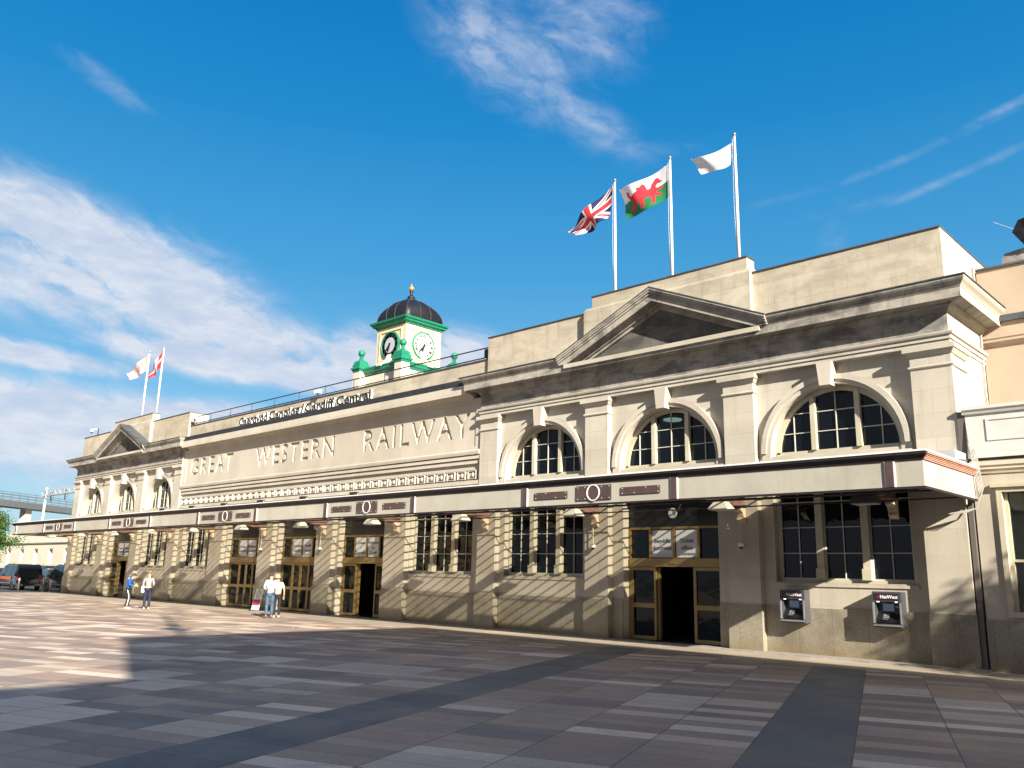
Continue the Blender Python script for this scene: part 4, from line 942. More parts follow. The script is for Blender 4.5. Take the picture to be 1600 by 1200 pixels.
# ------------------------------------------------------------------ link building to the right
lk = tag(empty('link_building', (30.2, 1, 0)), 'low building with white panelled parapet joining the station end on the right', 'building')
def LP(mb, name, m, par=None): o = mb.build(name, m, par or lk); o.location = (-30.2, -1, 0) if par is None else (0, 0, 0); return o
a = MB(); a.box(30.17, 30.66, .12, .5, 1.15, 4.95); a.box(30.66, 33.4, .12, .5, 4.25, 4.95); a.box(33.4, 60, .12, .5, 1.15, 4.95); a.box(30.66, 33.4, .12, .5, 1.15, 1.24); a.box(30.17, 60, .5, 2.9, 4.7, 4.95); LP(a, 'wall', stone('link_stone', (.52, .475, .39), (.38, .34, .27), .5, block=(1.5, 2.4)))
a = MB(); a.box(30.17, 60, .07, .5, 0, 1.15); LP(a, 'plinth', PLINTH)
a = MB(); a.sweep([(-.2, 4.60), (.03, 4.60), (.05, 4.66), (.09, 4.70), (.09, 4.75), (.13, 4.79), (.13, 4.91), (-.2, 4.92)], [(30.17, .12, 0, -1), (60, .12, 0, -1)]); LP(a, 'cornice', CREAM)
a = MB(); a.box(30.17, 60, -.04, .3, 4.97, 6.05); a.sweep([(0, 6.051), (.05, 6.06), (.08, 6.14), (.11, 6.16), (.11, 6.24), (-.3, 6.25)], [(30.12, -.04, 0, -1), (60, -.04, 0, -1)]); 
for x0 in (30.62, 34.5, 38.5):
    a.box(x0, x0 + 3.2, -.06, -.0401, 5.38, 5.42); a.box(x0, x0 + 3.2, -.06, -.0401, 5.88, 5.92); a.box(x0, x0 + .05, -.06, -.0401, 5.42, 5.88); a.box(x0 + 3.15, x0 + 3.2, -.06, -.0401, 5.42, 5.88)
a.box(30.17, 60, -.075, -.0402, 4.97, 5.18); LP(a, 'parapet', mat('white_render_parapet', (.62, .60, .56), .7, var=.05))
a = MB(); a.box(30.17, 60, .0, .12, 4.925, 4.965); LP(a, 'flashing', LEAD)
a = MB(); a.box(30.66, 30.78, .06, .4, 1.24, 4.25); a.box(30.78, 33.4, .06, .4, 4.14, 4.25); a.box(30.78, 33.4, .02, .4, 1.24, 1.36); a.box(30.56, 33.5, .0, .119, 4.25, 4.33); a.box(30.6, 33.4, .04, .119, 4.331, 4.36); a.box(30.78, 30.86, .22, .36, 1.36, 4.14); a.box(32.1, 32.18, .2, .36, 1.36, 4.14); a.box(30.86, 33.4, .22, .36, 2.5, 2.56)
w_ = LP(a, 'window', OFFW); a = MB(); a.box(30.86, 33.4, .30, .306, 1.36, 4.14); a.build('pane', glass_mat('clear_glass', (.85, .88, .85), .8), w_)
a = MB(); a.box(30.3, 60, 2.5, 2.6, .1, 4.6); LP(a, 'interior_wall', mat('cream_room', (.62, .56, .40), .8))
a = MB(); a.box(30.20, 30.26, .5, 2.5, .1, 4.7); LP(a, 'interior_wall', mat('cream_room', (.62, .56, .40), .8))
a = MB(); a.box(30.98, 31.10, 1.4, 1.5, 2.9, 3.25); LP(a, 'wall_light', mat('wall_light_on', (.9, .7, .4), .5, emit=(1, .75, .35), es=.7))
a = MB(); a.box(30.0, 60, 3.0, 3.4, 4.9, 10.72); LP(a, 'upper_wall', RENDER)
a = MB(); a.box(30.0, 60, 2.90, 3.0, 9.12, 9.30); a.box(30.0, 60, 2.94, 3.5, 10.721, 10.78); LP(a, 'lead_band', LEAD)
a = MB(); a.sweep([(-.02, 8.45), (.04, 8.45), (.06, 8.52), (.13, 8.56), (.13, 8.62), (.16, 8.66), (.16, 8.74), (-.02, 8.75)], [(30.0, 3.0, 0, -1), (60, 3.0, 0, -1)]); LP(a, 'upper_cornice', RENDER)
# roof vents
t = tag(empty('roof_vent', (31.42, 6.2, 11.36)), 'dark funnel shaped roof vent above a grey hood at the right edge', 'vent')
a = MB(); a.prism([(-1.3, .20), (-1.3, .50), (-1.2, .66), (-.7, .72), (2, .95), (2, .20)], -.6, .6, ax='y'); a.build('vent_hood', mat('vent_concrete', (.30, .28, .265), .8, var=.25), t)
a = MB(); a.box(-1.32, 2, -.62, .62, -1, .199); a.build('vent_base', DARKM, t)
a = MB(); a.lathe([(.72, .60), (.72, .72), (1.02, 1.05), (1.06, 1.07), (1.06, 1.12), (1.10, 1.15), (1.28, 1.46), (1.32, 1.52), (0.5, 1.56)], (.25, 0, 0), 8); a.build('vent_cowl', mat('rusty_cowl', (.075, .05, .045), .7, var=.5), t)
a = MB(); a.tube([(-.85, 0, 1.5), (-1.55, 0, 2.0)], .010); a.build('aerial', LTGREY, t)

# ------------------------------------------------------------------ notice board
t = tag(empty('notice_board', (-1.75, -.75, 0), radians(8)), 'small leaning white and maroon notice board at the foot of the wall', 'sign')
def slab(mb, x0, x1, z0, z1, y=0, m=0, th=.03): mb.prism([(x0 + z0 * .30, z0), (x1 + z0 * .30, z0), (x1 + z1 * .30, z1), (x0 + z1 * .30, z1)], y, y + th, m=m)
a = MB(); slab(a, -.27, .27, .03, 1.02); a.build('board', mat('board_white', (.72, .72, .70), .5), t)
a = MB(); slab(a, -.255, .255, .26, .53, -.006, 0, .005); a.build('maroon_band', mat('board_maroon', (.36, .03, .10), .5), t)
a = MB()
for i in range(24):
    a0, a1 = 2 * pi * i / 24, 2 * pi * (i + 1) / 24
    f = lambda r, q: (r * cos(q) + .30 * (.77 + r * 1.25 * sin(q)), .77 + r * 1.25 * sin(q))
    a.prism([f(.125, a0), f(.155, a0), f(.155, a1), f(.125, a1)], -.006, -.0005)
a.prism([(.23 - .09, .68), (.23 - .05, .68), (.23 + .10, .86), (.23 + .06, .86)], -.005, -.0005); a.build('round_symbol', mat('symbol_grey', (.10, .09, .10), .5), t)
a = MB(); a.prism([(-.2, 0), (.24, 0), (.24, .03), (-.2, .03)], -.2, .3); a.build('foot', DARKM, t)

# ------------------------------------------------------------------ roof camera far left
t = tag(empty('roof_camera', (-29.8, 1.0, 11.19)), 'white security camera on a dark post at the far left roof corner', 'camera')
a = MB(); a.tube([(0, 0, 0), (0, 0, .9)], .045); a.build('camera_post', DARKM, t)
a = MB(); a.tube([(0, 0, .78), (-.25, -.15, .84), (-.45, -.25, .78)], .035); a.build('camera_arm', WHITE, t); a = MB(); a.lathe([(.10, .60), (.13, .66), (.14, .76), (.07, .84)], (-.5, -.28, 0), 16); a.build('camera_housing', WHITE, t, True); a = MB(); a.sphere((-.5, -.28, .60), .09, n=12); a.build('camera_dome', DARKM, t, True)
for nm, (x, y, z), lab in (('security_camera', (1.0, .1, 10.42), 'white box camera above the slash of the roof sign'), ('security_camera', (-12.3, .2, 10.6), 'small white camera at the left end of the roof handrail')):
    t = tag(empty(nm, (x, y, z)), lab, 'camera', 'roof cameras'); a = MB(); a.box(-.22, .22, -.09, .09, .10, .28); a.build('camera_housing', WHITE, t); a = MB(); a.tube([(0, 0, -.1), (0, 0, .1)], .03); a.box(-.28, -.221, -.07, .07, .12, .26); a.build('camera_mount', DARKM, t)
a = MB(); a.box(12.55, 12.80, .35, .62, 10.5, 10.85); tag(a.build('junction_box', DARKM), 'dark box at the right end of the roof handrail', 'box')

# ------------------------------------------------------------------ bollards
def bollard():
    t = empty('bollard'); a = MB(); a.lathe([(.065, 0), (.065, .88), (.055, .93), (.02, .96)], n=14); a.build('post', mat('bollard_steel', (.30, .30, .31), .35, metal=.7), t, True); a = MB(); a.lathe([(.067, .78), (.067, .84)], n=14); a.build('reflective_band', WHITE, t); return t
B0 = bollard()
for i, (x, y, lab) in enumerate(((-35.4, -1.2, 'grey steel bollard in front of the black taxi'), (-32.3, -.5, 'grey steel bollard, the middle one left of the station corner'), (-30.95, -.45, 'grey steel bollard nearest the station corner'))):
    o = B0 if i == 0 else copy_tree(B0); o.location = (x, y, 0); tag(o, lab, 'bollard', 'bollards')

# ------------------------------------------------------------------ vehicles
def vehicle(x, y, rz, L, Wd, H, col, lab, prof='van', advert=False, clut=None):
    t = tag(empty('taxi' if prof != 'car' else 'parked_car', (x, y, 0), rz), lab, 'taxi' if prof != 'car' else 'car', 'vehicles left of the station')
    paint = mat('paint_%.2f_%.2f_%.2f' % col, col, .25, spec=.5, coat=.8); w = Wd / 2
    if prof == 'van': P = [(-L / 2, .35), (-L / 2 + .03, .75), (-L / 2 + .95, 1.08), (-L / 2 + 1.75, H - .10), (-L / 2 + 2.3, H), (L / 2 - .4, H - .02), (L / 2 - .08, H - .35), (L / 2, .9), (L / 2, .35)]
    else: P = [(-L / 2, .32), (-L / 2 + .03, .68), (-L / 2 + 1.1, .92), (-L / 2 + 1.85, H - .06), (-L / 2 + 2.3, H), (L / 2 - 1.1, H - .03), (L / 2 - .25, .98), (L / 2, .85), (L / 2, .32)]
    a = MB(); n = len(P); belt = 1.02 if prof == 'van' else .9
    ys = [(-w, .0), (-w * .97, 1), (w * .97, 1), (w, 0)]
    def Y(z, s): return s * (w - max(0, z - belt) * .20)
    vs = [(p[0], Y(p[1], -1), p[1]) for p in P] + [(p[0], Y(p[1], 1), p[1]) for p in P]
    a.v = vs; a.f = [tuple(range(n)), tuple(range(2 * n - 1, n - 1, -1))] + [(i, i + n, (i + 1) % n + n, (i + 1) % n) for i in range(n)]; a.mi = [0] * len(a.f)
    bo = a.build('body', paint, t)
    bv = bo.modifiers.new('bev', 'BEVEL'); bv.width = .07; bv.segments = 3
    GL = mat('car_glass', (.01, .014, .016), .05, spec=.8)
    for s in (-1, 1):
        for x0, x1 in ((-L / 2 + 1.55, -L / 2 + 2.5), (-L / 2 + 2.58, L / 2 - 1.25), (L / 2 - 1.17, L / 2 - .35 if prof == 'van' else L / 2 - .9)):
            if x1 - x0 < .15: continue
            z0, z1 = belt + .04, H - .16; a = MB(); xs_ = x0 + (.35 if x0 < -L / 2 + 2 else 0); e = .012 * s
            q = [(x0, Y(z0, s) + e, z0), (x1, Y(z0, s) + e, z0), (x1, Y(z1, s) + e, z1), (xs_, Y(z1, s) + e, z1)]
            q2 = [(p[0], p[1] - .02 * s, p[2]) for p in q]; a.add(q + q2, [(0, 1, 2, 3), (7, 6, 5, 4), (0, 4, 5, 1), (1, 5, 6, 2), (2, 6, 7, 3), (3, 7, 4, 0)]); a.build('window', GL, t)
    # windscreen, rear screen
    i0 = 2; a = MB(); A, B = P[2], P[3]; f = lambda k: (A[0] + (B[0] - A[0]) * k, A[1] + (B[1] - A[1]) * k)
    p0, p1 = f(.06), f(.94); a.add([(p0[0] - .015, -w * .86, p0[1] + .01), (p0[0] - .015, w * .86, p0[1] + .01), (p1[0] - .015, w * .76, p1[1] + .01), (p1[0] - .015, -w * .76, p1[1] + .01)], [(0, 1, 2, 3)]); sm = a.build('windscreen', GL, t, fix=False)
    for xw in (-L / 2 + .85, L / 2 - .85):
        for s in (-1, 1):
            a = MB(); a.lathe([(.20, -.11), (.33, -.11), (.345, -.09), (.345, .09), (.33, .11), (.20, .11)], (xw, s * (w - .10), .345), 24, ax='y'); wo_ = a.build('wheel', mat('tyre', (.015, .015, .015), .8), t, True)
            a = MB(); a.lathe([(.05, .0), (.20, .0), (.21, .02), (.05, .03)], (xw, s * (w + .0), .345), 16, ax='y'); a.build('rim', mat('rim_alloy', (.35, .35, .36), .35, metal=.6), wo_)
    for s in (-1, 1):
        a = MB(); a.box(-L / 2 - .01, -L / 2 + .2, s * w * .7 - .16, s * w * .7 + .16, .62, .78); a.build('headlight', mat('headlight', (.6, .62, .65), .1), t)
        a = MB(); a.box(L / 2 - .05, L / 2 + .012, s * w * .82 - .07, s * w * .82 + .07, .8, 1.15); a.build('tail_light', mat('tail_red', (.4, .02, .02), .3), t)
        a = MB(); a.box(-L / 2 + 1.5, -L / 2 + 1.62, s * (w + .16) - .09, s * (w + .16) + .09, belt + .05, belt + .22); a.tube([(-L / 2 + 1.55, s * (w - .02), belt + .06), (-L / 2 + 1.56, s * (w + .14), belt + .12)], .02); a.build('mirror', paint, t)
        a = MB(); a.box(-L / 2 + 1.35, L / 2 - 1.2, s * (w + .006) - .008, s * (w + .006) + .008, .50, .56); a.build('sill_trim', mat('trim_grey', (.2, .2, .2), .4), t)
    a = MB(); a.box(-L / 2 - .03, -L / 2 + .06, -w * .92, w * .92, .34, .52); a.box(L / 2 - .06, L / 2 + .03, -w * .92, w * .92, .34, .52); a.build('bumper', mat('bumper_black', (.02, .02, .02), .5), t)
    if advert:
        a = MB(); a.box(-L / 2 + 1.6, L / 2 - 1.1, -w - .012, -w - .003, .80, 1.0); a.build('advert_strip', mat('orange_strip', (.62, .12, .03), .5), t)
    if prof == 'van':
        a = MB(); a.box(-L / 2 + 2.0, -L / 2 + 2.25, -.3, .3, H, H + .12); a.build('roof_sign', mat('taxi_roof_sign', (.35, .25, .1), .4), t)
    return t
vehicle(-38.7, -.3, radians(-1), 5.4, 1.95, 1.98, (.008, .010, .016), 'black taxi with an orange strip on its side behind the bollard', 'van', True)
vehicle(-33.6, 1.6, 0, 4.9, 1.9, 2.0, (.006, .010, .018), 'dark taxi half hidden behind the station corner', 'van')
vehicle(-44.5, 4.2, radians(-4), 4.6, 1.85, 1.62, (.012, .016, .02), 'dark hatchback behind the nearest taxi', 'car')
vehicle(-42.3, 6.9, 0, 4.5, 1.85, 1.95, (.01, .02, .06), 'navy taxi in the back row next to the wing corner', 'van')
vehicle(-48.0, 6.7, 0, 4.6, 1.85, 1.95, (.01, .018, .04), 'navy taxi in the middle of the back row', 'van')
vehicle(-53.7, 6.5, 0, 4.6, 1.85, 1.9, (.015, .02, .03), 'black taxi in the back row with a white roof light', 'van')
vehicle(-51.5, 2.6, radians(6), 4.5, 1.85, 1.6, (.010, .012, .015), 'black saloon at the left edge behind the tree', 'car')

# ------------------------------------------------------------------ people
def skin_part(name, verts, edges, mats, parent, root=0, sub=1, smooth=True):
    """verts: [(x,y,z,r)] or (x,y,z,rx,ry)"""
    me = bpy.data.meshes.new(name); bm = bmesh.new(); ly = bm.verts.layers.skin.verify(); vs = []
    for i, v in enumerate(verts):
        b = bm.verts.new(v[:3]); b[ly].radius = (v[3], v[4] if len(v) > 4 else v[3]); b[ly].use_root = (i == root); vs.append(b)
    for a, b in edges: bm.edges.new((vs[a], vs[b]))
    bm.to_mesh(me); bm.free()
    o = bpy.data.objects.new(name, me); C.objects.link(o)
    m = o.modifiers.new('s', 'SKIN'); m.use_smooth_shade = True; u = o.modifiers.new('u', 'SUBSURF'); u.levels = sub; u.render_levels = sub
    bpy.context.view_layer.update(); dg = bpy.context.evaluated_depsgraph_get(); nm = bpy.data.meshes.new_from_object(o.evaluated_get(dg)); o.modifiers.clear(); o.data = nm
    nm.materials.clear(); [nm.materials.append(k) for k in (mats if isinstance(mats, list) else [mats])]
    o.parent = parent; return o
SKIN = mat('skin_tone', (.52, .30, .21), .6)
def person(x, y, face, H, label, J, cloth):
    """local frame: +y forward, +x right. J: joint dictionary (metres for a 1.75 m figure)"""
    t = tag(empty('person', (x, y, 0), face), label, 'person', None); k = H / 1.75; t.scale = (k, k, k)
    D = dict(pel=(0, 0, .94), wst=(0, 0, 1.07), chs=(0, .0, 1.27), nck=(0, .0, 1.47), hd=(0, .03, 1.56), hdc=(0, .04, 1.64), top=(0, .03, 1.71),
             shR=(.17, 0, 1.40), elR=(.22, -.03, 1.13), wrR=(.21, .08, .89), shL=(-.17, 0, 1.40), elL=(-.22, -.03, 1.13), wrL=(-.21, .08, .89),
             hpR=(.09, 0, .90), knR=(.10, .02, .49), anR=(.10, -.03, .09), hpL=(-.09, 0, .90), knL=(-.10, .02, .49), anL=(-.10, -.03, .09))
    D.update(J)
    def V(n, r, r2=None): return D[n] + (r, r2 or r)
    vs = [V('pel', .12, .10), V('wst', .11, .09), V('chs', .135, .10), V('nck', .055), V('hd', .07, .075), V('hdc', .078, .092), V('top', .055, .065)]
    es = [(0, 1), (1, 2), (2, 3), (3, 4), (4, 5), (5, 6)]
    def add(v, e): vs.append(v); es.append((e, len(vs) - 1)); return len(vs) - 1
    for s in 'RL':
        a = add(V('sh' + s, .055), 2); a = add(V('el' + s, .04), a); w = Vector(D['wr' + s]); e = Vector(D['el' + s]); a = add(V('wr' + s, .027, .022), a)
        dr = (w - e).normalized(); side = dr.cross(Vector((0, 1, 0)))
        if side.length < .2: side = dr.cross(Vector((1, 0, 0)))
        side.normalize(); pm = w + dr * .055; cu = side.cross(dr).normalized()
        pa_ = add(tuple(pm) + (.033, .016), a)
        for q, (off, ln) in enumerate(((-.026, .060), (-.009, .072), (.009, .068), (.025, .054))):
            b1 = add(tuple(pm + side * off + dr * .04) + (.009,), pa_); b2 = add(tuple(pm + side * off + dr * (.04 + ln * .5) + cu * .008) + (.008,), b1); add(tuple(pm + side * off + dr * (.04 + ln * .85) + cu * .028) + (.007,), b2)
        b1 = add(tuple(w + dr * .03 - side * .038 + cu * .01) + (.010,), pa_); add(tuple(w + dr * .065 - side * .052 + cu * .022) + (.008,), b1)
        a = add(V('hp' + s, .085), 0); a = add(V('kn' + s, .055), a); a = add(V('an' + s, .038), a); f = D['an' + s]; add((f[0], f[1] + .14, .045, .035, .03), a)
    body = skin_part('body', vs, es, SKIN, t, 0, 1)
    # face: nose and ears sit on the head
    hx, hy, hz = D['hdc']; a = MB(); a.prism([(hy + .080, hz + .02), (hy + .115, hz - .02), (hy + .080, hz - .028)], hx - .013, hx + .013, ax='x')
    for s in (-1, 1): a.sphere((hx + s * .080, hy - .005, hz - .005), .028, n=8, sc=(.4, .7, 1))
    a.build('nose_and_ears', SKIN, t)
    a = MB(); a.box(hx - .025, hx + .025, hy + .078, hy + .092, hz - .062, hz - .052); a.build('mouth', mat('lips', (.35, .12, .10), .6), t)
    a = MB(); [a.sphere((hx + s * .03, hy + .080, hz + .012), .011, n=8) for s in (-1, 1)]; a.build('eyes', mat('eye', (.03, .02, .02), .3), t)
    def part(nm, names, m, extra=None, root=0, edges=None):
        v = [V(n, r, r2) for n, r, r2 in names]; return skin_part(nm, v, edges, m, t, root, 1)
    tm, lm, sm, hm = cloth['top'], cloth['leg'], cloth['shoe'], cloth['hair']; b_ = cloth.get('bulk', 0)
    V2 = [V('pel', .145 + b_, .115 + b_), V('wst', .130 + b_, .105 + b_), V('chs', .152 + b_, .118 + b_), D['nck'][:2] + (D['nck'][2] - .045, .075, .07)]; E2 = [(0, 1), (1, 2), (2, 3)]
    for s in 'RL':
        V2.append(V('sh' + s, .072 + b_ * .5)); E2.append((2, len(V2) - 1)); V2.append(V('el' + s, .054 + b_ * .5)); E2.append((len(V2) - 2, len(V2) - 1))
        if cloth.get('sleeve', 1) > .5:
            w = Vector(D['wr' + s]); e = Vector(D['el' + s]); q = e.lerp(w, .93); V2.append(tuple(q) + (.040 + b_ * .4,)); E2.append((len(V2) - 2, len(V2) - 1))
        else:
            w = Vector(D['sh' + s]); e = Vector(D['el' + s]); V2[-1] = tuple(w.lerp(e, .75)) + (.062,)
    skin_part(cloth.get('top_name', 'jacket'), V2, E2, tm, t, 0, 1)
    V3 = [D['pel'][:2] + (D['pel'][2] + .03, .135, .112)]; E3 = []
    for s in 'RL':
        V3.append(V('hp' + s, .100)); E3.append((0, len(V3) - 1)); V3.append(V('kn' + s, .073)); E3.append((len(V3) - 2, len(V3) - 1)); q = D['an' + s]; V3.append((q[0], q[1], .09, .060, .06)); E3.append((len(V3) - 2, len(V3) - 1))
    skin_part('trousers', V3, E3, lm, t, 0, 1)
    for s in 'RL':
        q = D['an' + s]; skin_part('shoe', [(q[0], q[1] - .04, .042, .042, .036), (q[0], q[1] + .08, .036, .046, .030), (q[0], q[1] + .18, .028, .042, .024)], [(0, 1), (1, 2)], sm, t, 0, 1)
    a = MB(); a.sphere((hx, hy - .022, hz + .035), .103, n=16, sc=(.86, .98, .92)); a.build('hair', hm, t, True)
    return t
BLU = mat('cobalt_jacket', (.012, .075, .26), .8, var=.3, vscale=6); BLK = mat('black_cloth', (.012, .012, .014), .85); NAVY = mat('navy_denim', (.012, .018, .045), .85, var=.3, vscale=8); WSH = mat('white_trainer', (.75, .75, .74), .6)
GRY = mat('grey_jumper', (.27, .26, .26), .9, var=.1, vscale=20); DEN = mat('blue_denim', (.045, .09, .16), .85, var=.35, vscale=7); SHIRT = mat('white_shirt', (.50, .52, .60), .8, var=.06); CRM = mat('cream_top', (.58, .50, .41), .8); BRH = mat('brown_hair', (.06, .03, .018), .8); FAIRH = mat('fair_hair', (.22, .13, .07), .8)
# 1: stooping man seen side-on
p = person(-5.15, -5.45, radians(-40), 1.68, 'man in a blue jacket and dark cap, black trousers with a white side stripe', dict(pel=(0, -.05, .92), wst=(0, -.03, 1.06), chs=(0, .02, 1.27), nck=(0, .10, 1.45), hd=(0, .15, 1.52), hdc=(0, .19, 1.58), top=(0, .19, 1.65), shR=(.17, .05, 1.40), shL=(-.17, .05, 1.40), elR=(.23, .04, 1.14), wrR=(.14, .28, 1.10), elL=(-.23, .04, 1.14), wrL=(-.10, .28, 1.10), knR=(.10, .09, .50), anR=(.10, .03, .09), knL=(-.10, -.02, .49), anL=(-.10, -.12, .09)),
           dict(top=BLU, leg=BLK, shoe=WSH, hair=BRH, bulk=.03))
a = MB()
a.tube([(.175, -.02, .90), (.165, .06, .70), (.175, .09, .50), (.165, .05, .28), (.160, .03, .14)], .022, 6); a.build('trouser_stripe', WSH, p, True)
a = MB(); a.sphere((0, .17, 1.625), .105, n=14, sc=(.9, 1, .75)); a.prism([(-.08, .24), (.08, .24), (.06, .36), (-.06, .36)], 1.60, 1.615, ax='z'); a.build('cap', mat('cap_dark', (.04, .035, .04), .8), p, True)
a = MB(); a.sphere((0, -.03, 1.42), .12, n=14, sc=(1.1, .8, .6)); a.build('hood', mat('pale_blue_hood', (.20, .33, .55), .85), p, True)
a = MB(); a.box(-.10, .10, .31, .36, 1.08, 1.20); tag(a.build('parcel', mat('yellow_paper', (.62, .55, .22), .7), loc=(0, 0, 0)), 'small yellow parcel held by the man in the blue jacket', 'parcel')
pc = bpy.data.objects['parcel']; pc.location = (-5.15, -5.45, 0); pc.rotation_euler = (0, 0, radians(-40)); pc.scale = (.96, .96, .96)
# 2: grey jumper, back to the camera
p = person(-4.33, -4.9, radians(62), 1.76, 'man in a grey jumper with black shoulders and dark jeans, back turned', dict(elL=(-.24, .02, 1.14), wrL=(-.20, .16, .95), elR=(.23, .0, 1.12), wrR=(.16, .18, 1.02)), dict(top=GRY, leg=NAVY, shoe=WSH, hair=FAIRH, top_name='jumper'))
skin_part('shoulder_yoke', [(0, -.0, 1.375, .135, .115), (.15, 0, 1.39, .082), (-.15, 0, 1.39, .082), (0, 0, 1.42, .09)], [(0, 1), (0, 2), (0, 3)], BLK, p)
b = MB(); b.prism([(-.07, -.15), (.07, -.15), (.085, .12), (-.07, .13)], -.035, .035); b.tube([(-.04, 0, .12), (0, 0, .22), (.04, 0, .12)], .008, 5); o = b.build('carrier_bag', mat('white_bag', (.72, .72, .74), .5), loc=(-4.42, -5.10, .92)); o.rotation_euler = (0, 0, radians(62)); tag(o, 'white carrier bag held by the man in the grey jumper', 'bag')
# 3: pale shirt and jeans with a cross-body strap
p = person(4.42, -3.62, radians(58), 1.84, 'person in a white shirt and blue jeans with a black strap across the back', dict(elL=(-.25, .0, 1.16), wrL=(-.16, .14, 1.06), elR=(.22, .04, 1.14), wrR=(.12, .22, 1.08), hd=(-.01, .06, 1.55), hdc=(-.02, .09, 1.62), top=(-.02, .09, 1.69)), dict(top=SHIRT, leg=DEN, shoe=mat('brown_shoe', (.10, .06, .05), .7), hair=BRH, bulk=.012, top_name='shirt'))
a = MB(); a.tube([(.12, -.05, 1.47), (.07, -.150, 1.38), (-.04, -.160, 1.22), (-.13, -.135, 1.05), (-.20, -.06, .93)], .012, 6); a.build('shoulder_strap', BLK, p, True)
skin_part('shoulder_bag', [(-.22, -.05, .93, .06, .10), (-.23, -.05, .78, .055, .10)], [(0, 1)], BLK, p)
# 4: cream top and black trousers, half hidden
p = person(4.05, -3.05, radians(70), 1.72, 'person in a cream top, black trousers and sun hat beside the person in jeans', dict(elR=(.26, -.02, 1.12), wrR=(.27, .02, .87), hd=(-.03, .05, 1.54), hdc=(-.04, .08, 1.61), top=(-.04, .08, 1.68)), dict(top=CRM, leg=BLK, shoe=WSH, hair=FAIRH, sleeve=0, bulk=.012, top_name='t_shirt'))
a = MB(); a.lathe([(.15, 1.645), (.155, 1.655), (.10, 1.665), (.095, 1.74), (.05, 1.765)], (-.04, .07, 0), 20); a.build('hat', mat('straw_hat', (.60, .42, .28), .85), p, True)

# ------------------------------------------------------------------ left background
bl = tag(empty('depot_building', (-60, 9, 0)), 'long low white building with a flat roof and tall narrow windows behind the taxis', 'building')
def BP(mb, name, m, par=None):
    o = mb.build(name, m, par or bl); o.location = (60, -9, 0) if par is None else (0, 0, 0); return o
a = MB(); xs = [-66.8 - 4.45 * 3, -66.8 - 4.45 * 2, -66.8 - 4.45, -66.8, -62.35, -57.9, -53.45, -49.0]
e0 = -95.0
for x in xs: a.box(e0, x - .55, 8, 8.5, 0, 4.1); a.box(x - .55, x + .55, 8, 8.5, 3.6, 4.1); a.box(x - .55, x + .55, 8, 8.5, 0, .9); e0 = x + .55
a.box(e0, -31, 8, 8.5, 0, 4.1); a.box(-95, -31, 8.0, 8.5, 4.22, 5.3); a.box(-95, -31, 8.5, 20, 0, 5.2); BP(a, 'wall', mat('cream_white_render', (.66, .61, .50), .8, var=.05, vscale=.4))
a = MB(); a.box(-95, -31, 7.88, 8.5, 4.101, 4.219); BP(a, 'string_course', mat('grey_ledge', (.26, .25, .23), .8))
for x in xs:
    a = MB(); a.box(x - .54, x + .54, 8.3, 8.36, .9, 3.6); w_ = BP(a, 'window', mat('cream_blind', (.64, .58, .43), .7)); a = MB(); a.box(x - .56, x + .56, 8.02, 8.29, 3.42, 3.59); a.build('blind_box', mat('grey_box', (.20, .20, .19), .7), w_)
# taller pale block far left
a = MB(); a.box(-128, -78, 26, 44, 0, 6.6)
tb = a.build('warehouse', mat('pale_cladding', (.60, .60, .56), .7, var=.08, vscale=.2)); tag(tb, 'pale flat warehouse behind the tree at the far left', 'building')
# footbridge
fb = tag(empty('footbridge', (-104, 20, 0)), 'dark grey footbridge with thin railings crossing behind the left wing', 'bridge')
A = Vector((-92.0, -2.0, 0)); B_ = Vector((-121.0, 41.0, 0)); 
def along(k, off=0.0):
    dd = (B_ - A).normalized(); return A + (B_ - A) * k + Vector((-dd.y, dd.x, 0)) * off
def beam(mb, k0, k1, o0, o1, z0, z1):
    p = [along(k0, o0), along(k1, o0), along(k1, o1), along(k0, o1)]; mb.prism([(q.x + 104, q.y - 20) for q in p], z0, z1, ax='z')
a = MB(); beam(a, 0, 1, -1.4, 1.4, 10.15, 11.05); a.build('deck', STEELG, fb)
for off in (-1.35, 1.35):
    a = MB()
    for z in (11.45, 11.85, 12.25): q0, q1 = along(0, off), along(1, off); a.tube([(q0.x + 104, q0.y - 20, z), (q1.x + 104, q1.y - 20, z)], .035, 6)
    for i in range(31): q = along(i / 30, off); a.tube([(q.x + 104, q.y - 20, 11.05), (q.x + 104, q.y - 20, 12.28)], .05, 6)
    a.build('railing', STEELG, fb)
for k_ in (.15, .50, .93):
    a = MB(); beam(a, k_ - .012, k_ + .012, -.5, .5, -.0, 10.149); a.build('pier', mat('concrete_pier', (.45, .44, .41), .8), fb)
# overhead line structures
def gantry(x, y, z, L, ang, label, post=True):
    t = tag(empty('overhead_gantry', (x, y, 0), ang), label, 'gantry', 'overhead line gantries'); a = MB()
    for yy in (-.3, .3):
        for zz in (z, z + .75): a.box(-L, L, yy - .06, yy + .06, zz - .06, zz + .06)
    n = int(L * 2 / .9)
    for i in range(n): x0 = -L + i * 2 * L / n; x1 = x0 + 2 * L / n; a.tube([(x0, -.3, z), (x1, -.3, z + .75)] if i % 2 else [(x0, -.3, z + .75), (x1, -.3, z)], .04, 5)
    a.build('lattice_beam', LTGREY, t)
    for xx in (-L * .9, L * .55):
        a = MB(); a.box(xx - .14, xx + .14, -.14, .14, 0, z + 1.3); a.build('mast', LTGREY, t)
    a = MB()
    for xx in (-L * .7, -L * .2, L * .3):
        a.tube([(xx, 0, z), (xx, 0, z - .9)], .07, 6); a.tube([(xx, 0, z - .8), (xx + 1.2, 0, z - .3)], .03, 5)
        a.box(xx - .13, xx + .13, -.13, .13, z + .15, z + .5)
    a.build('insulator', DARKM, t)
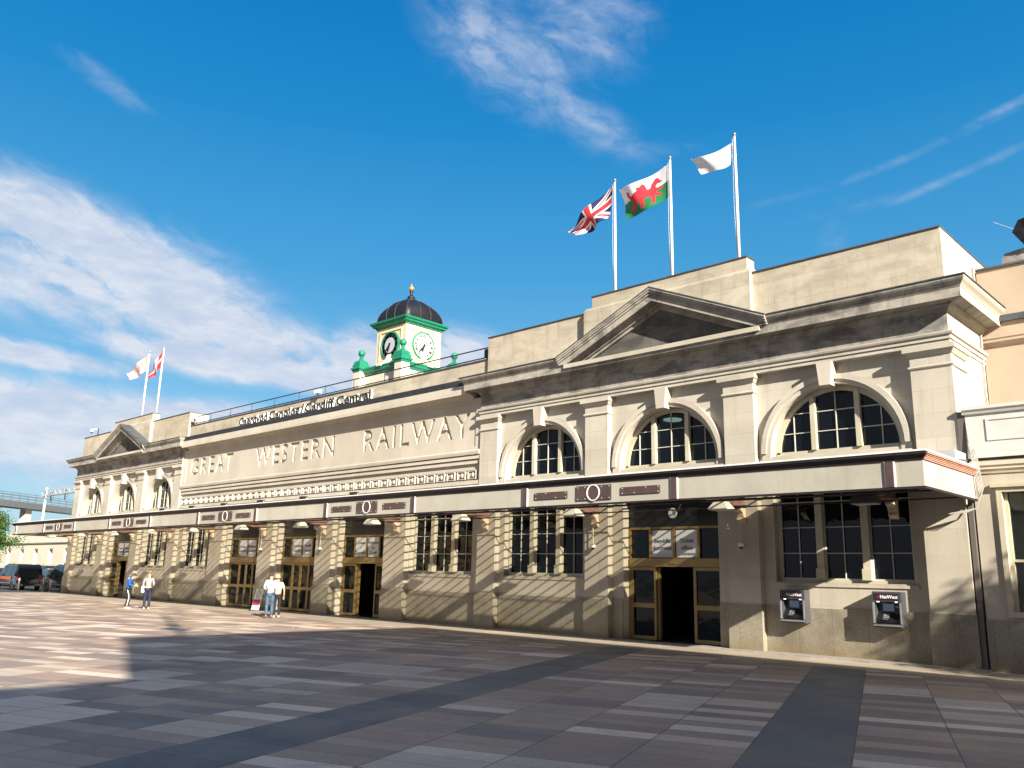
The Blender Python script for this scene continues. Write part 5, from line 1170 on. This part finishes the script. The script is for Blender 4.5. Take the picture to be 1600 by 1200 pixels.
gantry(-90, 20, 11.9, 11.5, 0, 'pale steel lattice gantry over the tracks beyond the footbridge, the highest one')
gantry(-112, 30, 7.6, 34, 0, 'long low lattice gantry below the footbridge deck, nearer one')
gantry(-135, 40, 8.0, 40, 0, 'long low lattice gantry below the footbridge deck, farther one')
a = MB(); a.box(-75, -31, 6.6, 6.9, 0, 1.2); tag(a.build('boundary_wall', mat('grey_block', (.35, .33, .30), .9)), 'low grey wall running in front of the white building', 'wall')

# ------------------------------------------------------------------ tree at the left edge
def tree(x, y, H, R, label, seed=3, n=9000):
    rnd = random.Random(seed); t = tag(empty('tree', (x, y, 0)), label, 'tree')
    a = MB(); a.tube([(0, 0, 0), (.1, 0, H * .3), (.0, .1, H * .6), (.1, 0, H * .9)], [.22, .17, .11, .03], 8)
    for i in range(9):
        an = i * 2.4; z0 = H * (.25 + .06 * i); a.tube([(0, 0, z0), (R * .4 * cos(an), R * .4 * sin(an), z0 + .8), (R * .75 * cos(an), R * .75 * sin(an), z0 + 1.5)], [.08, .05, .015], 6)
    a.build('trunk', mat('bark', (.08, .06, .045), .9), t)
    cl = [(rnd.gauss(0, R * .38), rnd.gauss(0, R * .38), H * (.30 + .64 * rnd.random())) for _ in range(60)]
    a = MB()
    for i in range(n):
        c = cl[rnd.randrange(60)]; k = max(.3, 1 - abs(c[2] / H - .6) * 1.3); s = rnd.uniform(.05, .12)
        p = Vector((c[0] * k + rnd.gauss(0, .34), c[1] * k + rnd.gauss(0, .34), c[2] + rnd.gauss(0, .30))); u = Vector((rnd.gauss(0, 1), rnd.gauss(0, 1), rnd.gauss(0, 1))).normalized() * s; v = u.orthogonal().normalized() * s * .6
        a.add([p - u, p + v, p + u, p - v], [(0, 1, 2, 3)], rnd.randrange(3))
    a.build('crown', [mat('leaf_a', (.045, .105, .02), .6), mat('leaf_b', (.07, .14, .025), .6), mat('leaf_c', (.035, .085, .015), .6)], t, fix=False)
tree(-48.9, .1, 6.5, 1.6, 'bright green leafy tree cut off by the left edge behind the taxis')

tree(45.6, -6.0, 9.7, 2.0, 'unseen tree added out of frame to the right, to shade the wall by the station corner', seed=11, n=11000)  # guessed tree, added unseen to throw soft shade on the corner wall
for i, (x, y) in enumerate(((21.9, -1.35), (33.5, -17.3), (10.2, -6.1), (29.4, -5.4))):
    a = MB(); r_ = random.Random(i); a.add([(r_.uniform(-.05, .05), r_.uniform(-.05, .05), r_.uniform(.003, .035)) for _ in range(6)], [(0, 1, 2), (2, 1, 3), (3, 4, 0), (4, 5, 1)])
    tag(a.build('paper_scrap', mat('scrap_white', (.7, .7, .68), .8), loc=(x, y, 0), fix=False), ['crumpled white paper scrap near the ticket office door', 'tiny white paper scrap on the nearest shaded paving', 'white paper scrap lying at the edge of the big shadow', 'small white scrap on the dark paving before the cash machines'][i], 'litter')

# ------------------------------------------------------------------ the rest of the square (out of frame: casts the big shadow, shows in the glass)
def block(name, x0, x1, y0, y1, h, m, label, fl=3.4):
    t = tag(empty(name, ((x0 + x1) / 2, (y0 + y1) / 2, 0)), label, 'building'); cx, cy = (x0 + x1) / 2, (y0 + y1) / 2
    a = MB(); a.box(x0 - cx, x1 - cx, y0 - cy, y1 - cy, 0, h); a.box(x0 - cx - .15, x1 - cx + .15, y0 - cy - .15, y1 - cy + .15, h + .001, h + .3); a.build('wall', m, t)
    w = MB(); z = 1.2
    while z + 1.8 < h:
        x = x0 + 1.5
        while x + 1.6 < x1: w.box(x - cx, x + 1.5 - cx, y1 - cy, y1 - cy + .04, z, z + 1.8); x += 3.0
        y = y0 + 1.5
        while y + 1.6 < y1: w.box(x0 - cx - .04, x0 - cx, y - cy, y + 1.5 - cy, z, z + 1.8); w.box(x1 - cx, x1 - cx + .04, y - cy, y + 1.5 - cy, z, z + 1.8); y += 3.0
        z += fl
    w.build('window', mat('far_window', (.03, .035, .04), .15), t)
block('office_building', 49.2, 96, -27.4, -16.7, 18.0, mat('brown_brick', (.22, .13, .09), .9, var=.15), 'brown brick office block out of frame to the right of the square')
block('corner_building', -110, -64, -74, -34, 17, mat('tan_stone_block', (.40, .28, .14), .9, var=.1), 'tan stone block across the square, seen only in window reflections')
block('warehouse_building', 50.3, 96, -76, -27.7, 14.0, mat('grey_brick', (.20, .18, .16), .9, var=.15), 'lower grey brick block behind the photographer, out of frame')
t = tag(empty('roof_mast', (49.9, -26.0, 18.3)), 'thin aerial mast on the roof of the office block', 'mast'); a = MB(); a.tube([(0, 0, 0), (0, 0, 6)], .09); a.build('mast_pole', DARKM, t); a = MB(); a.box(-.5, .5, -.25, .25, 1.4, 1.9); a.box(-.3, .3, -.2, .2, 2.5, 2.75); a.build('aerial', DARKM, t)

# ------------------------------------------------------------------ parts made of separate runs become separate parts
def split_runs(o, gap=.03):
    me = o.data; n = len(me.vertices); par = list(range(n))
    def f(i):
        while par[i] != i: par[i] = par[par[i]]; i = par[i]
        return i
    for e in me.edges: a, b = f(e.vertices[0]), f(e.vertices[1]); par[a] = b
    isl = {}
    for i in range(n): isl.setdefault(f(i), []).append(i)
    bx = []
    for k, vs in isl.items():
        cs = [me.vertices[i].co for i in vs]; bx.append([k, [min(c[a] for c in cs) - gap for a in range(3)], [max(c[a] for c in cs) + gap for a in range(3)]])
    cp = {b[0]: b[0] for b in bx}
    def g_(i):
        while cp[i] != i: i = cp[i]
        return i
    for i in range(len(bx)):
        for j in range(i):
            if all(bx[i][1][a] <= bx[j][2][a] and bx[j][1][a] <= bx[i][2][a] for a in range(3)):
                p, q = g_(bx[i][0]), g_(bx[j][0])
                if p != q: cp[p] = q
    roots = sorted({g_(b[0]) for b in bx})
    if len(roots) < 2: return
    for r in roots:
        mb = MB(); mp = {}
        for p in me.polygons:
            if g_(f(p.vertices[0])) == r:
                fc = []
                for v in p.vertices:
                    if v not in mp: mp[v] = len(mb.v); mb.v.append(tuple(me.vertices[v].co))
                    fc.append(mp[v])
                mb.f.append(tuple(fc)); mb.mi.append(p.material_index)
        q = mb.build(o.name.split('.')[0], list(me.materials), o.parent, fix=False); q.matrix_local = o.matrix_local.copy()
        if r == roots[0]:
            for ch in [k for k in bpy.data.objects if k.parent == o]: ch.parent = q
    bpy.data.objects.remove(o)
for o in [k for k in bpy.data.objects if k.type == 'MESH' and k.name.split('.')[0] in ('plinth', 'cymatium', 'drip_edge', 'coping', 'interior_wall', 'task_light', 'insulator', 'lead_gutter', 'blind_box', 'sign_rail', 'flashing', 'wall', 'pediment', 'bumper')]: split_runs(o)
